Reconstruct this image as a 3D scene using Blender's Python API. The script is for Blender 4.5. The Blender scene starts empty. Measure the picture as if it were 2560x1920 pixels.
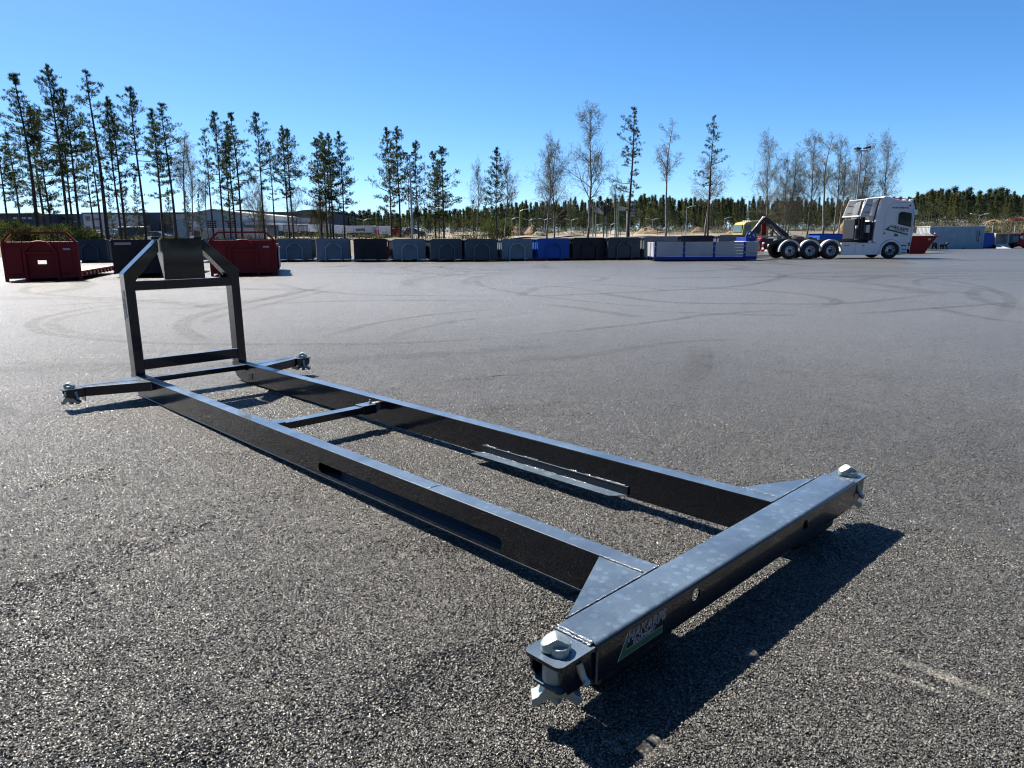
import bpy, math, random
import numpy as np
from mathutils import Matrix, Vector

S = bpy.context.scene
COL = S.collection
PI = math.pi
# ---------------------------------------------------------------- camera
F_PX, HOR, ROLL, H = 1765.0, 593.0, 0.38, 1.485          # focal length in px of a 2560 px wide picture
PITCH = math.atan((960.0 - HOR) / F_PX)
def cam_rows():
    p, r = PITCH, math.radians(ROLL)
    fwd = np.array([0, math.cos(p), -math.sin(p)]); right = np.array([1.0, 0, 0]); down = np.cross(fwd, right)
    Rz = np.array([[math.cos(r), math.sin(r), 0], [-math.sin(r), math.cos(r), 0], [0, 0, 1]])
    return Rz @ np.stack([right, down, fwd])
RW = cam_rows()
cd = bpy.data.cameras.new('camera'); cam = bpy.data.objects.new('camera', cd); COL.objects.link(cam)
cd.sensor_width = 36.0; cd.lens = 36.0 * F_PX / 2560.0; cd.clip_start = 0.05; cd.clip_end = 3000
M = Matrix(((RW[0][0], -RW[1][0], -RW[2][0], 0), (RW[0][1], -RW[1][1], -RW[2][1], 0), (RW[0][2], -RW[1][2], -RW[2][2], H), (0, 0, 0, 1)))
cam.matrix_world = M
S.camera = cam
S.render.engine = 'CYCLES'
# ---------------------------------------------------------------- sky, sun, exposure
SUN_EL, SUN_AZ = math.radians(50.5), math.radians(-44.5)      # azimuth from +Y towards +X
w = bpy.data.worlds.new('World'); S.world = w; w.use_nodes = True
nt = w.node_tree; nt.nodes.clear()
sky = nt.nodes.new('ShaderNodeTexSky'); sky.sky_type = 'NISHITA'; sky.sun_disc = False
sky.sun_elevation = SUN_EL; sky.sun_rotation = SUN_AZ
sky.air_density = 0.6; sky.dust_density = 0.3; sky.ozone_density = 5.0; sky.altitude = 0
bg = nt.nodes.new('ShaderNodeBackground'); bg.inputs['Strength'].default_value = 0.071
wo = nt.nodes.new('ShaderNodeOutputWorld')
hs = nt.nodes.new('ShaderNodeHueSaturation'); hs.inputs['Saturation'].default_value = 1.2
gm = nt.nodes.new('ShaderNodeGamma'); gm.inputs[1].default_value = 0.9
tn = nt.nodes.new('ShaderNodeMixRGB'); tn.blend_type = 'MULTIPLY'; tn.inputs[0].default_value = 1; tn.inputs[2].default_value = (0.96, 1.07, 1.12, 1)
nt.links.new(sky.outputs[0], hs.inputs['Color']); nt.links.new(hs.outputs[0], gm.inputs[0]); nt.links.new(gm.outputs[0], tn.inputs[1]); nt.links.new(tn.outputs[0], bg.inputs[0]); nt.links.new(bg.outputs[0], wo.inputs[0])
sd = bpy.data.lights.new('sun', 'SUN'); sd.energy = 5.0; sd.angle = math.radians(0.53); sd.color = (1.0, 0.93, 0.83)
sun = bpy.data.objects.new('sun', sd); COL.objects.link(sun)
SD = Vector((math.sin(SUN_AZ) * math.cos(SUN_EL), math.cos(SUN_AZ) * math.cos(SUN_EL), math.sin(SUN_EL)))
sun.rotation_euler = SD.to_track_quat('Z', 'Y').to_euler(); sun.location = (0, 0, 30)
S.view_settings.view_transform = 'Standard'; S.view_settings.look = 'None'
S.view_settings.exposure = 1.5; S.view_settings.gamma = 1.0; S.view_settings.use_curve_mapping = False
S.cycles.max_bounces = 6; S.cycles.filter_width = 1.15; S.cycles.transparent_max_bounces = 16

# ---------------------------------------------------------------- helpers
def P(u, v, Y):
    d = np.array([(u - 1280) / F_PX, (v - 960) / F_PX, 1.0]) @ RW
    s = Y / d[1]; return Vector((d[0] * s, Y, H + d[2] * s))
def G(u, v, z=0.0):
    d = np.array([(u - 1280) / F_PX, (v - 960) / F_PX, 1.0]) @ RW
    s = (z - H) / d[2]; return Vector((d[0] * s, d[1] * s, z))
def X(u, Y): return P(u, 593, Y).x
def Z(u, v, Y): return P(u, v, Y).z

def link(o, parent=None):
    COL.objects.link(o)
    if parent is not None: o.parent = parent
    return o
def tag(o, label=None, cat=None, group=None, kind=None):
    if label: o['label'] = label
    if cat: o['category'] = cat
    if group: o['group'] = group
    if kind: o['kind'] = kind
    return o
def thing(name, label, cat, loc=(0, 0, 0), rz=0, group=None):
    o = bpy.data.objects.new(name, None); link(o); o.location = loc; o.rotation_euler = (0, 0, rz)
    o.empty_display_size = 0.2
    return tag(o, label, cat, group)
def dup(root, loc=None, rz=None, label=None, group=None, scale=None):
    r = root.copy(); COL.objects.link(r)
    if loc is not None: r.location = loc
    if rz is not None: r.rotation_euler = (0, 0, rz)
    if scale is not None: r.scale = scale if hasattr(scale, '__len__') else (scale,) * 3
    if label: r['label'] = label
    if group: r['group'] = group
    for ch in list(root.children):
        c = ch.copy(); COL.objects.link(c); c.parent = r
        for g in list(ch.children):
            d = g.copy(); COL.objects.link(d); d.parent = c
    return r

class MB:
    def __init__(s): s.v = []; s.f = []
    def add(s, vs, fs):
        n = len(s.v); s.v += [tuple(p) for p in vs]; s.f += [tuple(i + n for i in f) for f in fs]; return s
    def box(s, x0, x1, y0, y1, z0, z1, T=None):
        vs = [Vector(p) for p in ((x0,y0,z0),(x1,y0,z0),(x1,y1,z0),(x0,y1,z0),(x0,y0,z1),(x1,y0,z1),(x1,y1,z1),(x0,y1,z1))]
        if T is not None: vs = [T @ p for p in vs]
        return s.add(vs, ((0,3,2,1),(4,5,6,7),(0,1,5,4),(1,2,6,5),(2,3,7,6),(3,0,4,7)))
    def prism(s, poly, ax, a, b, T=None):
        """poly = 2-D outline; ax = axis it is extruded along from a to b (other two axes in xyz order)"""
        def mk(p, t):
            q = {'x': (t, p[0], p[1]), 'y': (p[0], t, p[1]), 'z': (p[0], p[1], t)}[ax]
            q = Vector(q); return T @ q if T is not None else q
        n = len(poly); vs = [mk(p, a) for p in poly] + [mk(p, b) for p in poly]
        fs = [tuple(range(n))[::-1], tuple(range(n, 2 * n))] + [(i, (i + 1) % n, n + (i + 1) % n, n + i) for i in range(n)]
        return s.add(vs, fs)
    def bar(s, p0, p1, wd, ht, up=(0, 0, 1)):
        p0, p1 = Vector(p0), Vector(p1); d = (p1 - p0); L = d.length; d.normalize()
        sd_ = d.cross(Vector(up))
        if sd_.length < 1e-5: sd_ = d.cross(Vector((1, 0, 0)))
        sd_.normalize(); up_ = sd_.cross(d)
        c = [p + sd_ * a * wd / 2 + up_ * b * ht / 2 for p in (p0, p1) for a, b in ((-1,-1),(1,-1),(1,1),(-1,1))]
        return s.add(c, ((0,3,2,1),(4,5,6,7),(0,1,5,4),(1,2,6,5),(2,3,7,6),(3,0,4,7)))
    def tube(s, pts, rad, n=8, cap=True):
        pts = [Vector(p) for p in pts]; m = len(pts)
        rad = rad if hasattr(rad, '__len__') else [rad] * m
        vs = []; prev = None
        for i, p in enumerate(pts):
            t = (pts[min(i + 1, m - 1)] - pts[max(i - 1, 0)]).normalized()
            a = prev if prev is not None else (Vector((0, 0, 1)) if abs(t.z) < .9 else Vector((1, 0, 0)))
            a = (a - t * a.dot(t)).normalized(); b = t.cross(a); prev = a
            for k in range(n):
                q = 2 * PI * k / n; vs.append(p + (a * math.cos(q) + b * math.sin(q)) * rad[i])
        fs = [(i * n + k, i * n + (k + 1) % n, (i + 1) * n + (k + 1) % n, (i + 1) * n + k) for i in range(m - 1) for k in range(n)]
        if cap: fs += [tuple(range(n))[::-1], tuple(range((m - 1) * n, m * n))]
        return s.add(vs, fs)
    def lathe(s, prof, n=24, T=None):
        """prof = (radius, z) pairs round z"""
        vs = []
        for r, z in prof:
            for k in range(n):
                q = 2 * PI * k / n; p = Vector((r * math.cos(q), r * math.sin(q), z)); vs.append(T @ p if T is not None else p)
        m = len(prof)
        fs = [(i * n + k, i * n + (k + 1) % n, (i + 1) * n + (k + 1) % n, (i + 1) * n + k) for i in range(m - 1) for k in range(n)]
        if prof[0][0] > 1e-6: fs.append(tuple(range(n))[::-1])
        if prof[-1][0] > 1e-6: fs.append(tuple(range((m - 1) * n, m * n)))
        return s.add(vs, fs)
    def mesh(s, me, T=None):
        return s.add([(T @ v.co) if T is not None else v.co.copy() for v in me.vertices], [tuple(p.vertices) for p in me.polygons])
    def build(s, name, mat, parent=None, label=None, smooth=0, bevel=0, seg=2):
        me = bpy.data.meshes.new(name); me.from_pydata([tuple(p) for p in s.v], [], s.f); me.update()
        if mat: me.materials.append(mat)
        if smooth: me.polygons.foreach_set('use_smooth', [True] * len(me.polygons)); me.set_sharp_from_angle(angle=math.radians(smooth))
        o = bpy.data.objects.new(name, me); link(o, parent)
        if label: o['label'] = label
        if bevel:
            b = o.modifiers.new('b', 'BEVEL'); b.width = bevel; b.segments = seg; b.limit_method = 'ANGLE'; b.angle_limit = math.radians(40); b.harden_normals = False
        return o
def B(name, mat, parent, *boxes, **k):
    m = MB()
    for b in boxes: m.box(*b)
    return m.build(name, mat, parent, **k)

def plate(outline, holes, thick):
    """flat plate in the XY plane with holes, centred on z=0, as mesh data"""
    cu = bpy.data.curves.new('tmp', 'CURVE'); cu.dimensions = '2D'; cu.fill_mode = 'BOTH'; cu.extrude = thick / 2
    for poly in [outline] + list(holes):
        sp = cu.splines.new('POLY'); sp.points.add(len(poly) - 1); sp.use_cyclic_u = True
        for i, p in enumerate(poly): sp.points[i].co = (p[0], p[1], 0, 1)
    o = bpy.data.objects.new('tmp', cu); COL.objects.link(o)
    bpy.context.view_layer.update()
    me = bpy.data.meshes.new_from_object(o.evaluated_get(bpy.context.evaluated_depsgraph_get()))
    bpy.data.objects.remove(o); bpy.data.curves.remove(cu)
    return me
def text_mesh(body, size, shear=0.0, offset=0.0, extrude=0.0004, spacing=1.0, xs=1.0):
    cu = bpy.data.curves.new('tmp', 'FONT'); cu.body = body; cu.size = size; cu.shear = shear; cu.offset = offset
    cu.extrude = extrude; cu.space_character = spacing; cu.resolution_u = 3
    o = bpy.data.objects.new('tmp', cu); COL.objects.link(o)
    bpy.context.view_layer.update()
    me = bpy.data.meshes.new_from_object(o.evaluated_get(bpy.context.evaluated_depsgraph_get()))
    bpy.data.objects.remove(o); bpy.data.curves.remove(cu)
    if xs != 1.0: me.transform(Matrix.Diagonal((xs, 1, 1, 1)))
    return me
def circle(cx, cy, r, n=24): return [(cx + r * math.cos(2 * PI * i / n), cy + r * math.sin(2 * PI * i / n)) for i in range(n)]
def stadium(x0, x1, y0, y1, n=8):
    r = (y1 - y0) / 2; cy = (y0 + y1) / 2
    a = [(x1 - r + r * math.cos(t), cy + r * math.sin(t)) for t in [(-PI / 2) + PI * i / n for i in range(n + 1)]]
    b = [(x0 + r + r * math.cos(t), cy + r * math.sin(t)) for t in [(PI / 2) + PI * i / n for i in range(n + 1)]]
    return a + b
def rrect(x0, x1, y0, y1, r, n=4, corners=(1, 1, 1, 1)):
    out = []
    for k, (cx, cy, a) in enumerate(((x1 - r, y0 + r, -PI / 2), (x1 - r, y1 - r, 0), (x0 + r, y1 - r, PI / 2), (x0 + r, y0 + r, PI))):
        if corners[k]: out += [(cx + r * math.cos(a + PI / 2 * i / n), cy + r * math.sin(a + PI / 2 * i / n)) for i in range(n + 1)]
        else: out.append([(x1, y0), (x1, y1), (x0, y1), (x0, y0)][k])
    return out
XZ = Matrix(((1,0,0,0),(0,0,-1,0),(0,1,0,0),(0,0,0,1)))   # flat XY drawing stood up: x->x, y->z, facing -y
YZ = Matrix(((0,0,1,0),(1,0,0,0),(0,1,0,0),(0,0,0,1)))    # x->y, y->z, facing x

# ---------------------------------------------------------------- materials
def mat(name, base, rough=0.5, metal=0.0, coat=0.0, var=0.12, scale=3.0, bump=0.0, bscale=60.0, spec=0.5, rvar=0.1, trans=0.0, emit=None, coord='Object', coatr=0.08):
    m = bpy.data.materials.new(name); m.use_nodes = True; t = m.node_tree; p = t.nodes['Principled BSDF']
    p.inputs['Metallic'].default_value = metal; p.inputs['Specular IOR Level'].default_value = spec
    p.inputs['Coat Weight'].default_value = coat; p.inputs['Coat Roughness'].default_value = coatr
    tc = t.nodes.new('ShaderNodeTexCoord')
    n = t.nodes.new('ShaderNodeTexNoise'); n.inputs['Scale'].default_value = scale; n.inputs['Detail'].default_value = 5
    t.links.new(tc.outputs[coord], n.inputs['Vector'])
    r = t.nodes.new('ShaderNodeValToRGB'); r.color_ramp.elements[0].position = .3; r.color_ramp.elements[1].position = .72
    lo = [max(0, c * (1 - var)) for c in base]; hi = [min(1, c * (1 + var)) for c in base]
    r.color_ramp.elements[0].color = (*lo, 1); r.color_ramp.elements[1].color = (*hi, 1)
    t.links.new(n.outputs[0], r.inputs[0]); t.links.new(r.outputs[0], p.inputs['Base Color'])
    mr = t.nodes.new('ShaderNodeMapRange'); mr.inputs[3].default_value = max(.02, rough - rvar); mr.inputs[4].default_value = min(1, rough + rvar)
    t.links.new(n.outputs[0], mr.inputs[0]); t.links.new(mr.outputs[0], p.inputs['Roughness'])
    if bump:
        b = t.nodes.new('ShaderNodeBump'); b.inputs['Strength'].default_value = bump; b.inputs['Distance'].default_value = .02
        n2 = t.nodes.new('ShaderNodeTexNoise'); n2.inputs['Scale'].default_value = bscale; n2.inputs['Detail'].default_value = 4
        t.links.new(tc.outputs[coord], n2.inputs['Vector']); t.links.new(n2.outputs[0], b.inputs['Height']); t.links.new(b.outputs[0], p.inputs['Normal'])
    if trans: p.inputs['Transmission Weight'].default_value = trans
    if emit: p.inputs['Emission Color'].default_value = (*emit, 1); p.inputs['Emission Strength'].default_value = 1
    return m
def leafmat(name, base, back=0.35):
    m = mat(name, base, .75, var=.35, scale=.9, spec=.25)
    t = m.node_tree; p = t.nodes['Principled BSDF']; out = t.nodes['Material Output']
    tr = t.nodes.new('ShaderNodeBsdfTranslucent'); tr.inputs[0].default_value = (base[0] * 1.6, base[1] * 1.7, base[2], 1)
    mx = t.nodes.new('ShaderNodeMixShader'); mx.inputs[0].default_value = back
    t.links.new(p.outputs[0], mx.inputs[1]); t.links.new(tr.outputs[0], mx.inputs[2]); t.links.new(mx.outputs[0], out.inputs[0])
    return m

def frame_paint(name, spots=True, base=(.005, .009, .016)):
    """glossy blue-black two-pack paint, dust and dried water drops on top"""
    m = bpy.data.materials.new(name); m.use_nodes = True; t = m.node_tree; p = t.nodes['Principled BSDF']; N = t.nodes.new; L = t.links.new
    tc = N('ShaderNodeTexCoord')
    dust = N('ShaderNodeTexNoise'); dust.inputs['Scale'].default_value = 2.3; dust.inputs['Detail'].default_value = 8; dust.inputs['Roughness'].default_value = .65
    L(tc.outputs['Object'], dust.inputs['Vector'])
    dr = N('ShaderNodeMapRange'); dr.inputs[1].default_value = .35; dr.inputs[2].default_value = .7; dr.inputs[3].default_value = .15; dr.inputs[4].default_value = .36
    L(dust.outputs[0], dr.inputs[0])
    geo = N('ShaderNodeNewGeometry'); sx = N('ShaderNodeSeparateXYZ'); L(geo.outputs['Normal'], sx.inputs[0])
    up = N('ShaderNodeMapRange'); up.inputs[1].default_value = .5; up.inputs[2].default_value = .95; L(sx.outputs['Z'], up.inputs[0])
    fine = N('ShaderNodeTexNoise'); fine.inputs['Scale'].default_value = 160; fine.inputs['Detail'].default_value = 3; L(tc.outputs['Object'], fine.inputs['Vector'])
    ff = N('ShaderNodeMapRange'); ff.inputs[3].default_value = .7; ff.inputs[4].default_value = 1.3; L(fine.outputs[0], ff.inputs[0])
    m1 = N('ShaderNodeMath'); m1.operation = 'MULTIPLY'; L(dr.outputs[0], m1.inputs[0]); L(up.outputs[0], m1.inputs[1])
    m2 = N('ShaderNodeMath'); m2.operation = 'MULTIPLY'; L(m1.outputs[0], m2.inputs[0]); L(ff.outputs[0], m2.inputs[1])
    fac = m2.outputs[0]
    if spots:
        warp = N('ShaderNodeTexNoise'); warp.inputs['Scale'].default_value = 30; warp.inputs['Detail'].default_value = 2; L(tc.outputs['Object'], warp.inputs['Vector'])
        va = N('ShaderNodeMixRGB'); va.blend_type = 'ADD'; va.inputs[0].default_value = .012; L(tc.outputs['Object'], va.inputs[1]); L(warp.outputs['Color'], va.inputs[2])
        vo = N('ShaderNodeTexVoronoi'); vo.inputs['Scale'].default_value = 24; vo.inputs['Randomness'].default_value = .85; L(va.outputs[0], vo.inputs['Vector'])
        sc = N('ShaderNodeSeparateColor'); L(vo.outputs['Color'], sc.inputs[0])
        rad = N('ShaderNodeMapRange'); rad.inputs[3].default_value = .2; rad.inputs[4].default_value = .46; L(sc.outputs[0], rad.inputs[0])
        df = N('ShaderNodeMath'); df.operation = 'SUBTRACT'; L(rad.outputs[0], df.inputs[0]); L(vo.outputs['Distance'], df.inputs[1])
        ins = N('ShaderNodeMapRange'); ins.inputs[1].default_value = 0; ins.inputs[2].default_value = .05; L(df.outputs[0], ins.inputs[0])
        rim = N('ShaderNodeMapRange'); rim.inputs[1].default_value = .04; rim.inputs[2].default_value = .12; rim.inputs[3].default_value = 1; rim.inputs[4].default_value = .6; L(df.outputs[0], rim.inputs[0])
        sp = N('ShaderNodeMath'); sp.operation = 'MULTIPLY'; L(ins.outputs[0], sp.inputs[0]); L(rim.outputs[0], sp.inputs[1])
        pm = N('ShaderNodeMapRange'); pm.inputs[1].default_value = .38; pm.inputs[2].default_value = .62; pm.inputs[3].default_value = .05; pm.inputs[4].default_value = .17; L(dust.outputs[0], pm.inputs[0])
        s2 = N('ShaderNodeMath'); s2.operation = 'MULTIPLY'; L(sp.outputs[0], s2.inputs[0]); L(pm.outputs[0], s2.inputs[1])
        s3 = N('ShaderNodeMath'); s3.operation = 'MULTIPLY'; L(s2.outputs[0], s3.inputs[0]); L(up.outputs[0], s3.inputs[1])
        ad = N('ShaderNodeMath'); ad.operation = 'ADD'; L(fac, ad.inputs[0]); L(s3.outputs[0], ad.inputs[1]); fac = ad.outputs[0]
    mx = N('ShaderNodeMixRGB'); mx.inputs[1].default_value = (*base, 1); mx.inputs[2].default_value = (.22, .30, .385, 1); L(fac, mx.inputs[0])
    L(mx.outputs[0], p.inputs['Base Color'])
    rr = N('ShaderNodeMapRange'); rr.inputs[3].default_value = .2; rr.inputs[4].default_value = .8; L(fac, rr.inputs[0]); L(rr.outputs[0], p.inputs['Roughness'])
    p.inputs['Specular IOR Level'].default_value = .3; p.inputs['Coat Weight'].default_value = .6; p.inputs['Coat Roughness'].default_value = .05
    b = N('ShaderNodeBump'); b.inputs['Strength'].default_value = .035; b.inputs['Distance'].default_value = .01; L(fine.outputs[0], b.inputs['Height']); L(b.outputs[0], p.inputs['Normal'])
    return m

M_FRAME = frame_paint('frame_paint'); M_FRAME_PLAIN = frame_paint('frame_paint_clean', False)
M_ZINC = mat('zinc_plated_steel', (.33, .38, .37), .40, metal=.6, var=.12, scale=25, bump=.15, bscale=90)
M_STEEL = mat('worn_steel', (.22, .22, .21), .45, metal=.7, var=.3, scale=30, bump=.3, bscale=120)
M_WELD = mat('painted_weld', (.20, .22, .25), .2, metal=.5, coat=.8, bump=.6, bscale=200, var=.2)
M_RUBBER = mat('tyre_rubber', (.014, .014, .015), .7, var=.3, scale=8, bump=.2)
M_DARK = mat('dark_steel', (.018, .02, .024), .5, var=.3, scale=6)
M_CHROME = mat('bright_rim', (.55, .56, .58), .28, metal=.9, var=.15, scale=12)
M_GREEN = mat('green_print', (.008, .11, .045), .4, var=.05)
M_PRINTW = mat('pale_print', (.62, .60, .68), .4, var=.05)
M_BLACKP = mat('black_print', (.01, .01, .013), .4, var=.1)
M_GLASS = mat('dark_glass', (.02, .035, .035), .06, var=.2, scale=1.2, spec=.8, coat=.5)
M_WHITE = mat('white_truck_paint', (.66, .67, .69), .3, coat=.6, var=.05, scale=1.5)
M_FAIR = mat('pale_grey_plastic', (.52, .53, .53), .5, var=.08)

# ================================================================ GROUND
def asphalt_mat(real=False):
    m = bpy.data.materials.new('coarse_asphalt' if real else 'asphalt'); m.use_nodes = True; t = m.node_tree; p = t.nodes['Principled BSDF']; N = t.nodes.new; L = t.links.new
    g = N('ShaderNodeNewGeometry'); pos = g.outputs['Position']
    def noise(scale, det=4, rough=.5, src=pos):
        n = N('ShaderNodeTexNoise'); n.inputs['Scale'].default_value = scale; n.inputs['Detail'].default_value = det; n.inputs['Roughness'].default_value = rough; L(src, n.inputs['Vector']); return n.outputs[0]
    def mr(src, a, b, c, d):
        n = N('ShaderNodeMapRange'); n.inputs[1].default_value = a; n.inputs[2].default_value = b; n.inputs[3].default_value = c; n.inputs[4].default_value = d; L(src, n.inputs[0]); return n.outputs[0]
    def mth(op, a, b=None):
        n = N('ShaderNodeMath'); n.operation = op
        for i, q in enumerate((a, b)):
            if q is None: continue
            if isinstance(q, (int, float)): n.inputs[i].default_value = q
            else: L(q, n.inputs[i])
        return n.outputs[0]
    wn = N('ShaderNodeTexNoise'); wn.inputs['Scale'].default_value = 60; L(pos, wn.inputs['Vector'])
    wv = N('ShaderNodeMixRGB'); wv.blend_type = 'ADD'; wv.inputs[0].default_value = .02; L(pos, wv.inputs[1]); L(wn.outputs['Color'], wv.inputs[2])
    v1 = N('ShaderNodeTexVoronoi'); v1.inputs['Scale'].default_value = 90; L(wv.outputs[0], v1.inputs['Vector'])
    v1e = N('ShaderNodeTexVoronoi'); v1e.feature = 'DISTANCE_TO_EDGE'; v1e.inputs['Scale'].default_value = 90; L(wv.outputs[0], v1e.inputs['Vector'])
    v2 = N('ShaderNodeTexVoronoi'); v2.inputs['Scale'].default_value = 210; L(pos, v2.inputs['Vector'])
    c1 = N('ShaderNodeSeparateColor'); L(v1.outputs['Color'], c1.inputs[0]); c2 = N('ShaderNodeSeparateColor'); L(v2.outputs['Color'], c2.inputs[0])
    # stone tops worn clean, black bitumen in the joints, which also paints in their shade
    stone = mr(v1e.outputs['Distance'], .0, .15, 0, 1)
    shade = mr(c1.outputs[0], 0, 1, .056, .128)
    sm = mr(c2.outputs[1], 0, 1, .7, 1.3); shade = mth('MULTIPLY', shade, sm)
    big = noise(.35, 6, .6); patch = noise(.06, 4, .5); mid = noise(3.2, 5, .6)
    wear = mr(big, .3, .7, .86, 1.16); wear = mth('MULTIPLY', wear, mr(patch, .3, .7, .9, 1.12)); wear = mth('MULTIPLY', wear, mr(mid, .25, .75, .80, 1.2)); wear = mth('MULTIPLY', wear, mr(noise(17, 3, .7), .3, .7, .72, 1.28))
    shade = mth('MULTIPLY', shade, wear)
    warm = N('ShaderNodeMixRGB'); warm.inputs[1].default_value = (1.02, 1, .90, 1); warm.inputs[2].default_value = (1.1, .98, .82, 1); L(mr(c1.outputs[1], .72, .95, 0, .85), warm.inputs[0])
    sc = N('ShaderNodeVectorMath'); sc.operation = 'SCALE'; L(warm.outputs[0], sc.inputs[0]); L(shade, sc.inputs['Scale'])
    mx = N('ShaderNodeMixRGB'); mx.inputs[1].default_value = (.008, .008, .008, 1); L(stone, mx.inputs[0]); L(sc.outputs[0], mx.inputs[2])
    # chalky scrapes and rubber streaks: long thin stains
    L(mx.outputs[0], p.inputs['Base Color'])
    L(mr(c1.outputs[2], 0, 1, .30, .50), p.inputs['Roughness']); p.inputs['Specular IOR Level'].default_value = .5
    tilt = mr(c1.outputs[0], 0, 1, 0, .55)
    dome = mr(v1e.outputs['Distance'], 0, .22, 0, 1); hgt = mth('ADD', mth('MULTIPLY', dome, .8), mth('MULTIPLY', tilt, 1.0)); hgt = mth('ADD', hgt, mth('MULTIPLY', noise(300, 2), .16))
    hgt = mth('ADD', hgt, mth('MULTIPLY', noise(38, 3), .7))
    if real:
        far_ = N('ShaderNodeVectorMath'); far_.operation = 'LENGTH'; L(pos, far_.inputs[0])
        hgt = mth('MULTIPLY', mth('SUBTRACT', hgt, 1.4), mr(far_.outputs['Value'], 4.5, 13, 1, .55))
        d = N('ShaderNodeDisplacement'); d.inputs['Midlevel'].default_value = 0.0; d.inputs['Scale'].default_value = .0068; L(hgt, d.inputs['Height']); L(d.outputs[0], t.nodes['Material Output'].inputs['Displacement']); m.displacement_method = 'BOTH'
    else:
        b = N('ShaderNodeBump'); b.inputs['Strength'].default_value = 1.0; b.inputs['Distance'].default_value = .016; L(hgt, b.inputs['Height']); L(b.outputs[0], p.inputs['Normal'])
    return m
M_ASPH_NEAR = asphalt_mat(True)
M_SOIL = mat('dry_soil_and_grass', (.085, .070, .044), .95, var=.45, scale=.35, bump=.6, bscale=3, coord='Object')
M_SAND = mat('pale_sand', (.19, .16, .115), .95, var=.2, scale=.5, bump=.5, bscale=4)

def smooth(a, b, x):
    t = np.clip((x - a) / (b - a), 0, 1); return t * t * (3 - 2 * t)
def terrain_z(x, y):
    x = np.asarray(x, float); y = np.asarray(y, float)
    right = smooth(45, 50, x * 85 / np.maximum(y, 40))
    ys = 63 + 29 * right
    z = 1.25 * smooth(ys, ys + 12, y) + 1.35 * smooth(100, 190, y) + 1.2 * smooth(190, 330, y)
    z = z + 1.7 * right * smooth(100, 128, y) + .22 * np.sin(x * .21 + y * .13) * smooth(ys, ys + 20, y) + .12 * np.sin(x * .9) * smooth(ys, ys + 20, y)
    return z
def tz(x, y): return float(terrain_z(x, y))

# the yard: one sheet of asphalt, the land beyond starts 4 mm under its edge and rises
# a regular grid of quads whose stones are real relief, diced as finely as the picture needs
m = MB(); gx = np.concatenate([np.linspace(-72, -20, 14), np.linspace(-19, 19, 60), np.linspace(20, 92, 19)]); gy = np.concatenate([[-12, -6, -2], np.linspace(.4, 20, 38), np.linspace(21, 64, 30), [72, 81, 90]])
nx_, ny_ = len(gx), len(gy); grnd = random.Random(8)
m.v = [(gx[i] + (grnd.uniform(-.36, .36) * min(gx[i] - gx[i - 1], gx[i + 1] - gx[i]) if 0 < i < nx_ - 1 and 0 < j < ny_ - 1 and gy[j] < 60 else 0), gy[j] + (grnd.uniform(-.36, .36) * min(gy[j] - gy[j - 1], gy[j + 1] - gy[j]) if 0 < i < nx_ - 1 and 0 < j < ny_ - 1 and gy[j] < 60 else 0), 0) for j in range(ny_) for i in range(nx_)]
m.f = [(j * nx_ + i, j * nx_ + i + 1, (j + 1) * nx_ + i + 1, (j + 1) * nx_ + i) for j in range(ny_ - 1) for i in range(nx_ - 1) if gy[j + 1] <= 64.1 or gx[i] > 38.5 + (gy[j] - 64) * .35]
near = m.build('asphalt_yard', M_ASPH_NEAR); tag(near, kind='structure')
S.cycles.feature_set = 'EXPERIMENTAL'; S.cycles.dicing_rate = 1.25; S.cycles.offscreen_dicing_scale = 8; S.cycles.max_subdivisions = 10
sb = near.modifiers.new('relief', 'SUBSURF'); sb.subdivision_type = 'SIMPLE'; sb.levels = 0; sb.render_levels = 1; near.cycles.use_adaptive_subdivision = True
def terrain():
    xs = np.concatenate([np.linspace(-2000, -260, 8), np.linspace(-240, 300, 170), np.linspace(330, 2000, 8)])
    ys = np.concatenate([np.linspace(-300, -20, 4), [40, 55], np.linspace(60, 200, 95), np.linspace(205, 400, 30), [500, 700, 1000, 2500]])
    Xg, Yg = np.meshgrid(xs, ys); Zg = terrain_z(Xg, Yg) - .05 * (1 - smooth(60, 70, Yg))
    Zg = np.where(Yg < 90, np.where(Zg < .02, -.05, Zg), Zg)
    v = np.stack([Xg.ravel(), Yg.ravel(), Zg.ravel()], 1); nx = len(xs)
    f = [(j * nx + i, j * nx + i + 1, (j + 1) * nx + i + 1, (j + 1) * nx + i) for j in range(len(ys) - 1) for i in range(nx - 1)]
    mb = MB(); mb.v = v.tolist(); mb.f = f
    return tag(mb.build('ground', M_SOIL, smooth=180), kind='structure')
terrain()
# pale strips of bare sand and a gravel track lying on the land behind the yard
for k, (y0, y1, x0, x1) in enumerate(((96, 128, -40, 34), (150, 178, -160, 60))):
    mb = MB(); xs = np.linspace(x0, x1, 60); ys = np.linspace(y0, y1, 9); rnd = random.Random(k)
    for j, y in enumerate(ys):
        for x in xs: mb.v.append((x + rnd.uniform(-.3, .3), y + rnd.uniform(-1.2, 1.2), tz(x, y) + .09))
    mb.f = [(j * 60 + i, j * 60 + i + 1, (j + 1) * 60 + i + 1, (j + 1) * 60 + i) for j in range(8) for i in range(59)]
    tag(mb.build('sand_track', M_SAND, smooth=180), kind='structure')

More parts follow.
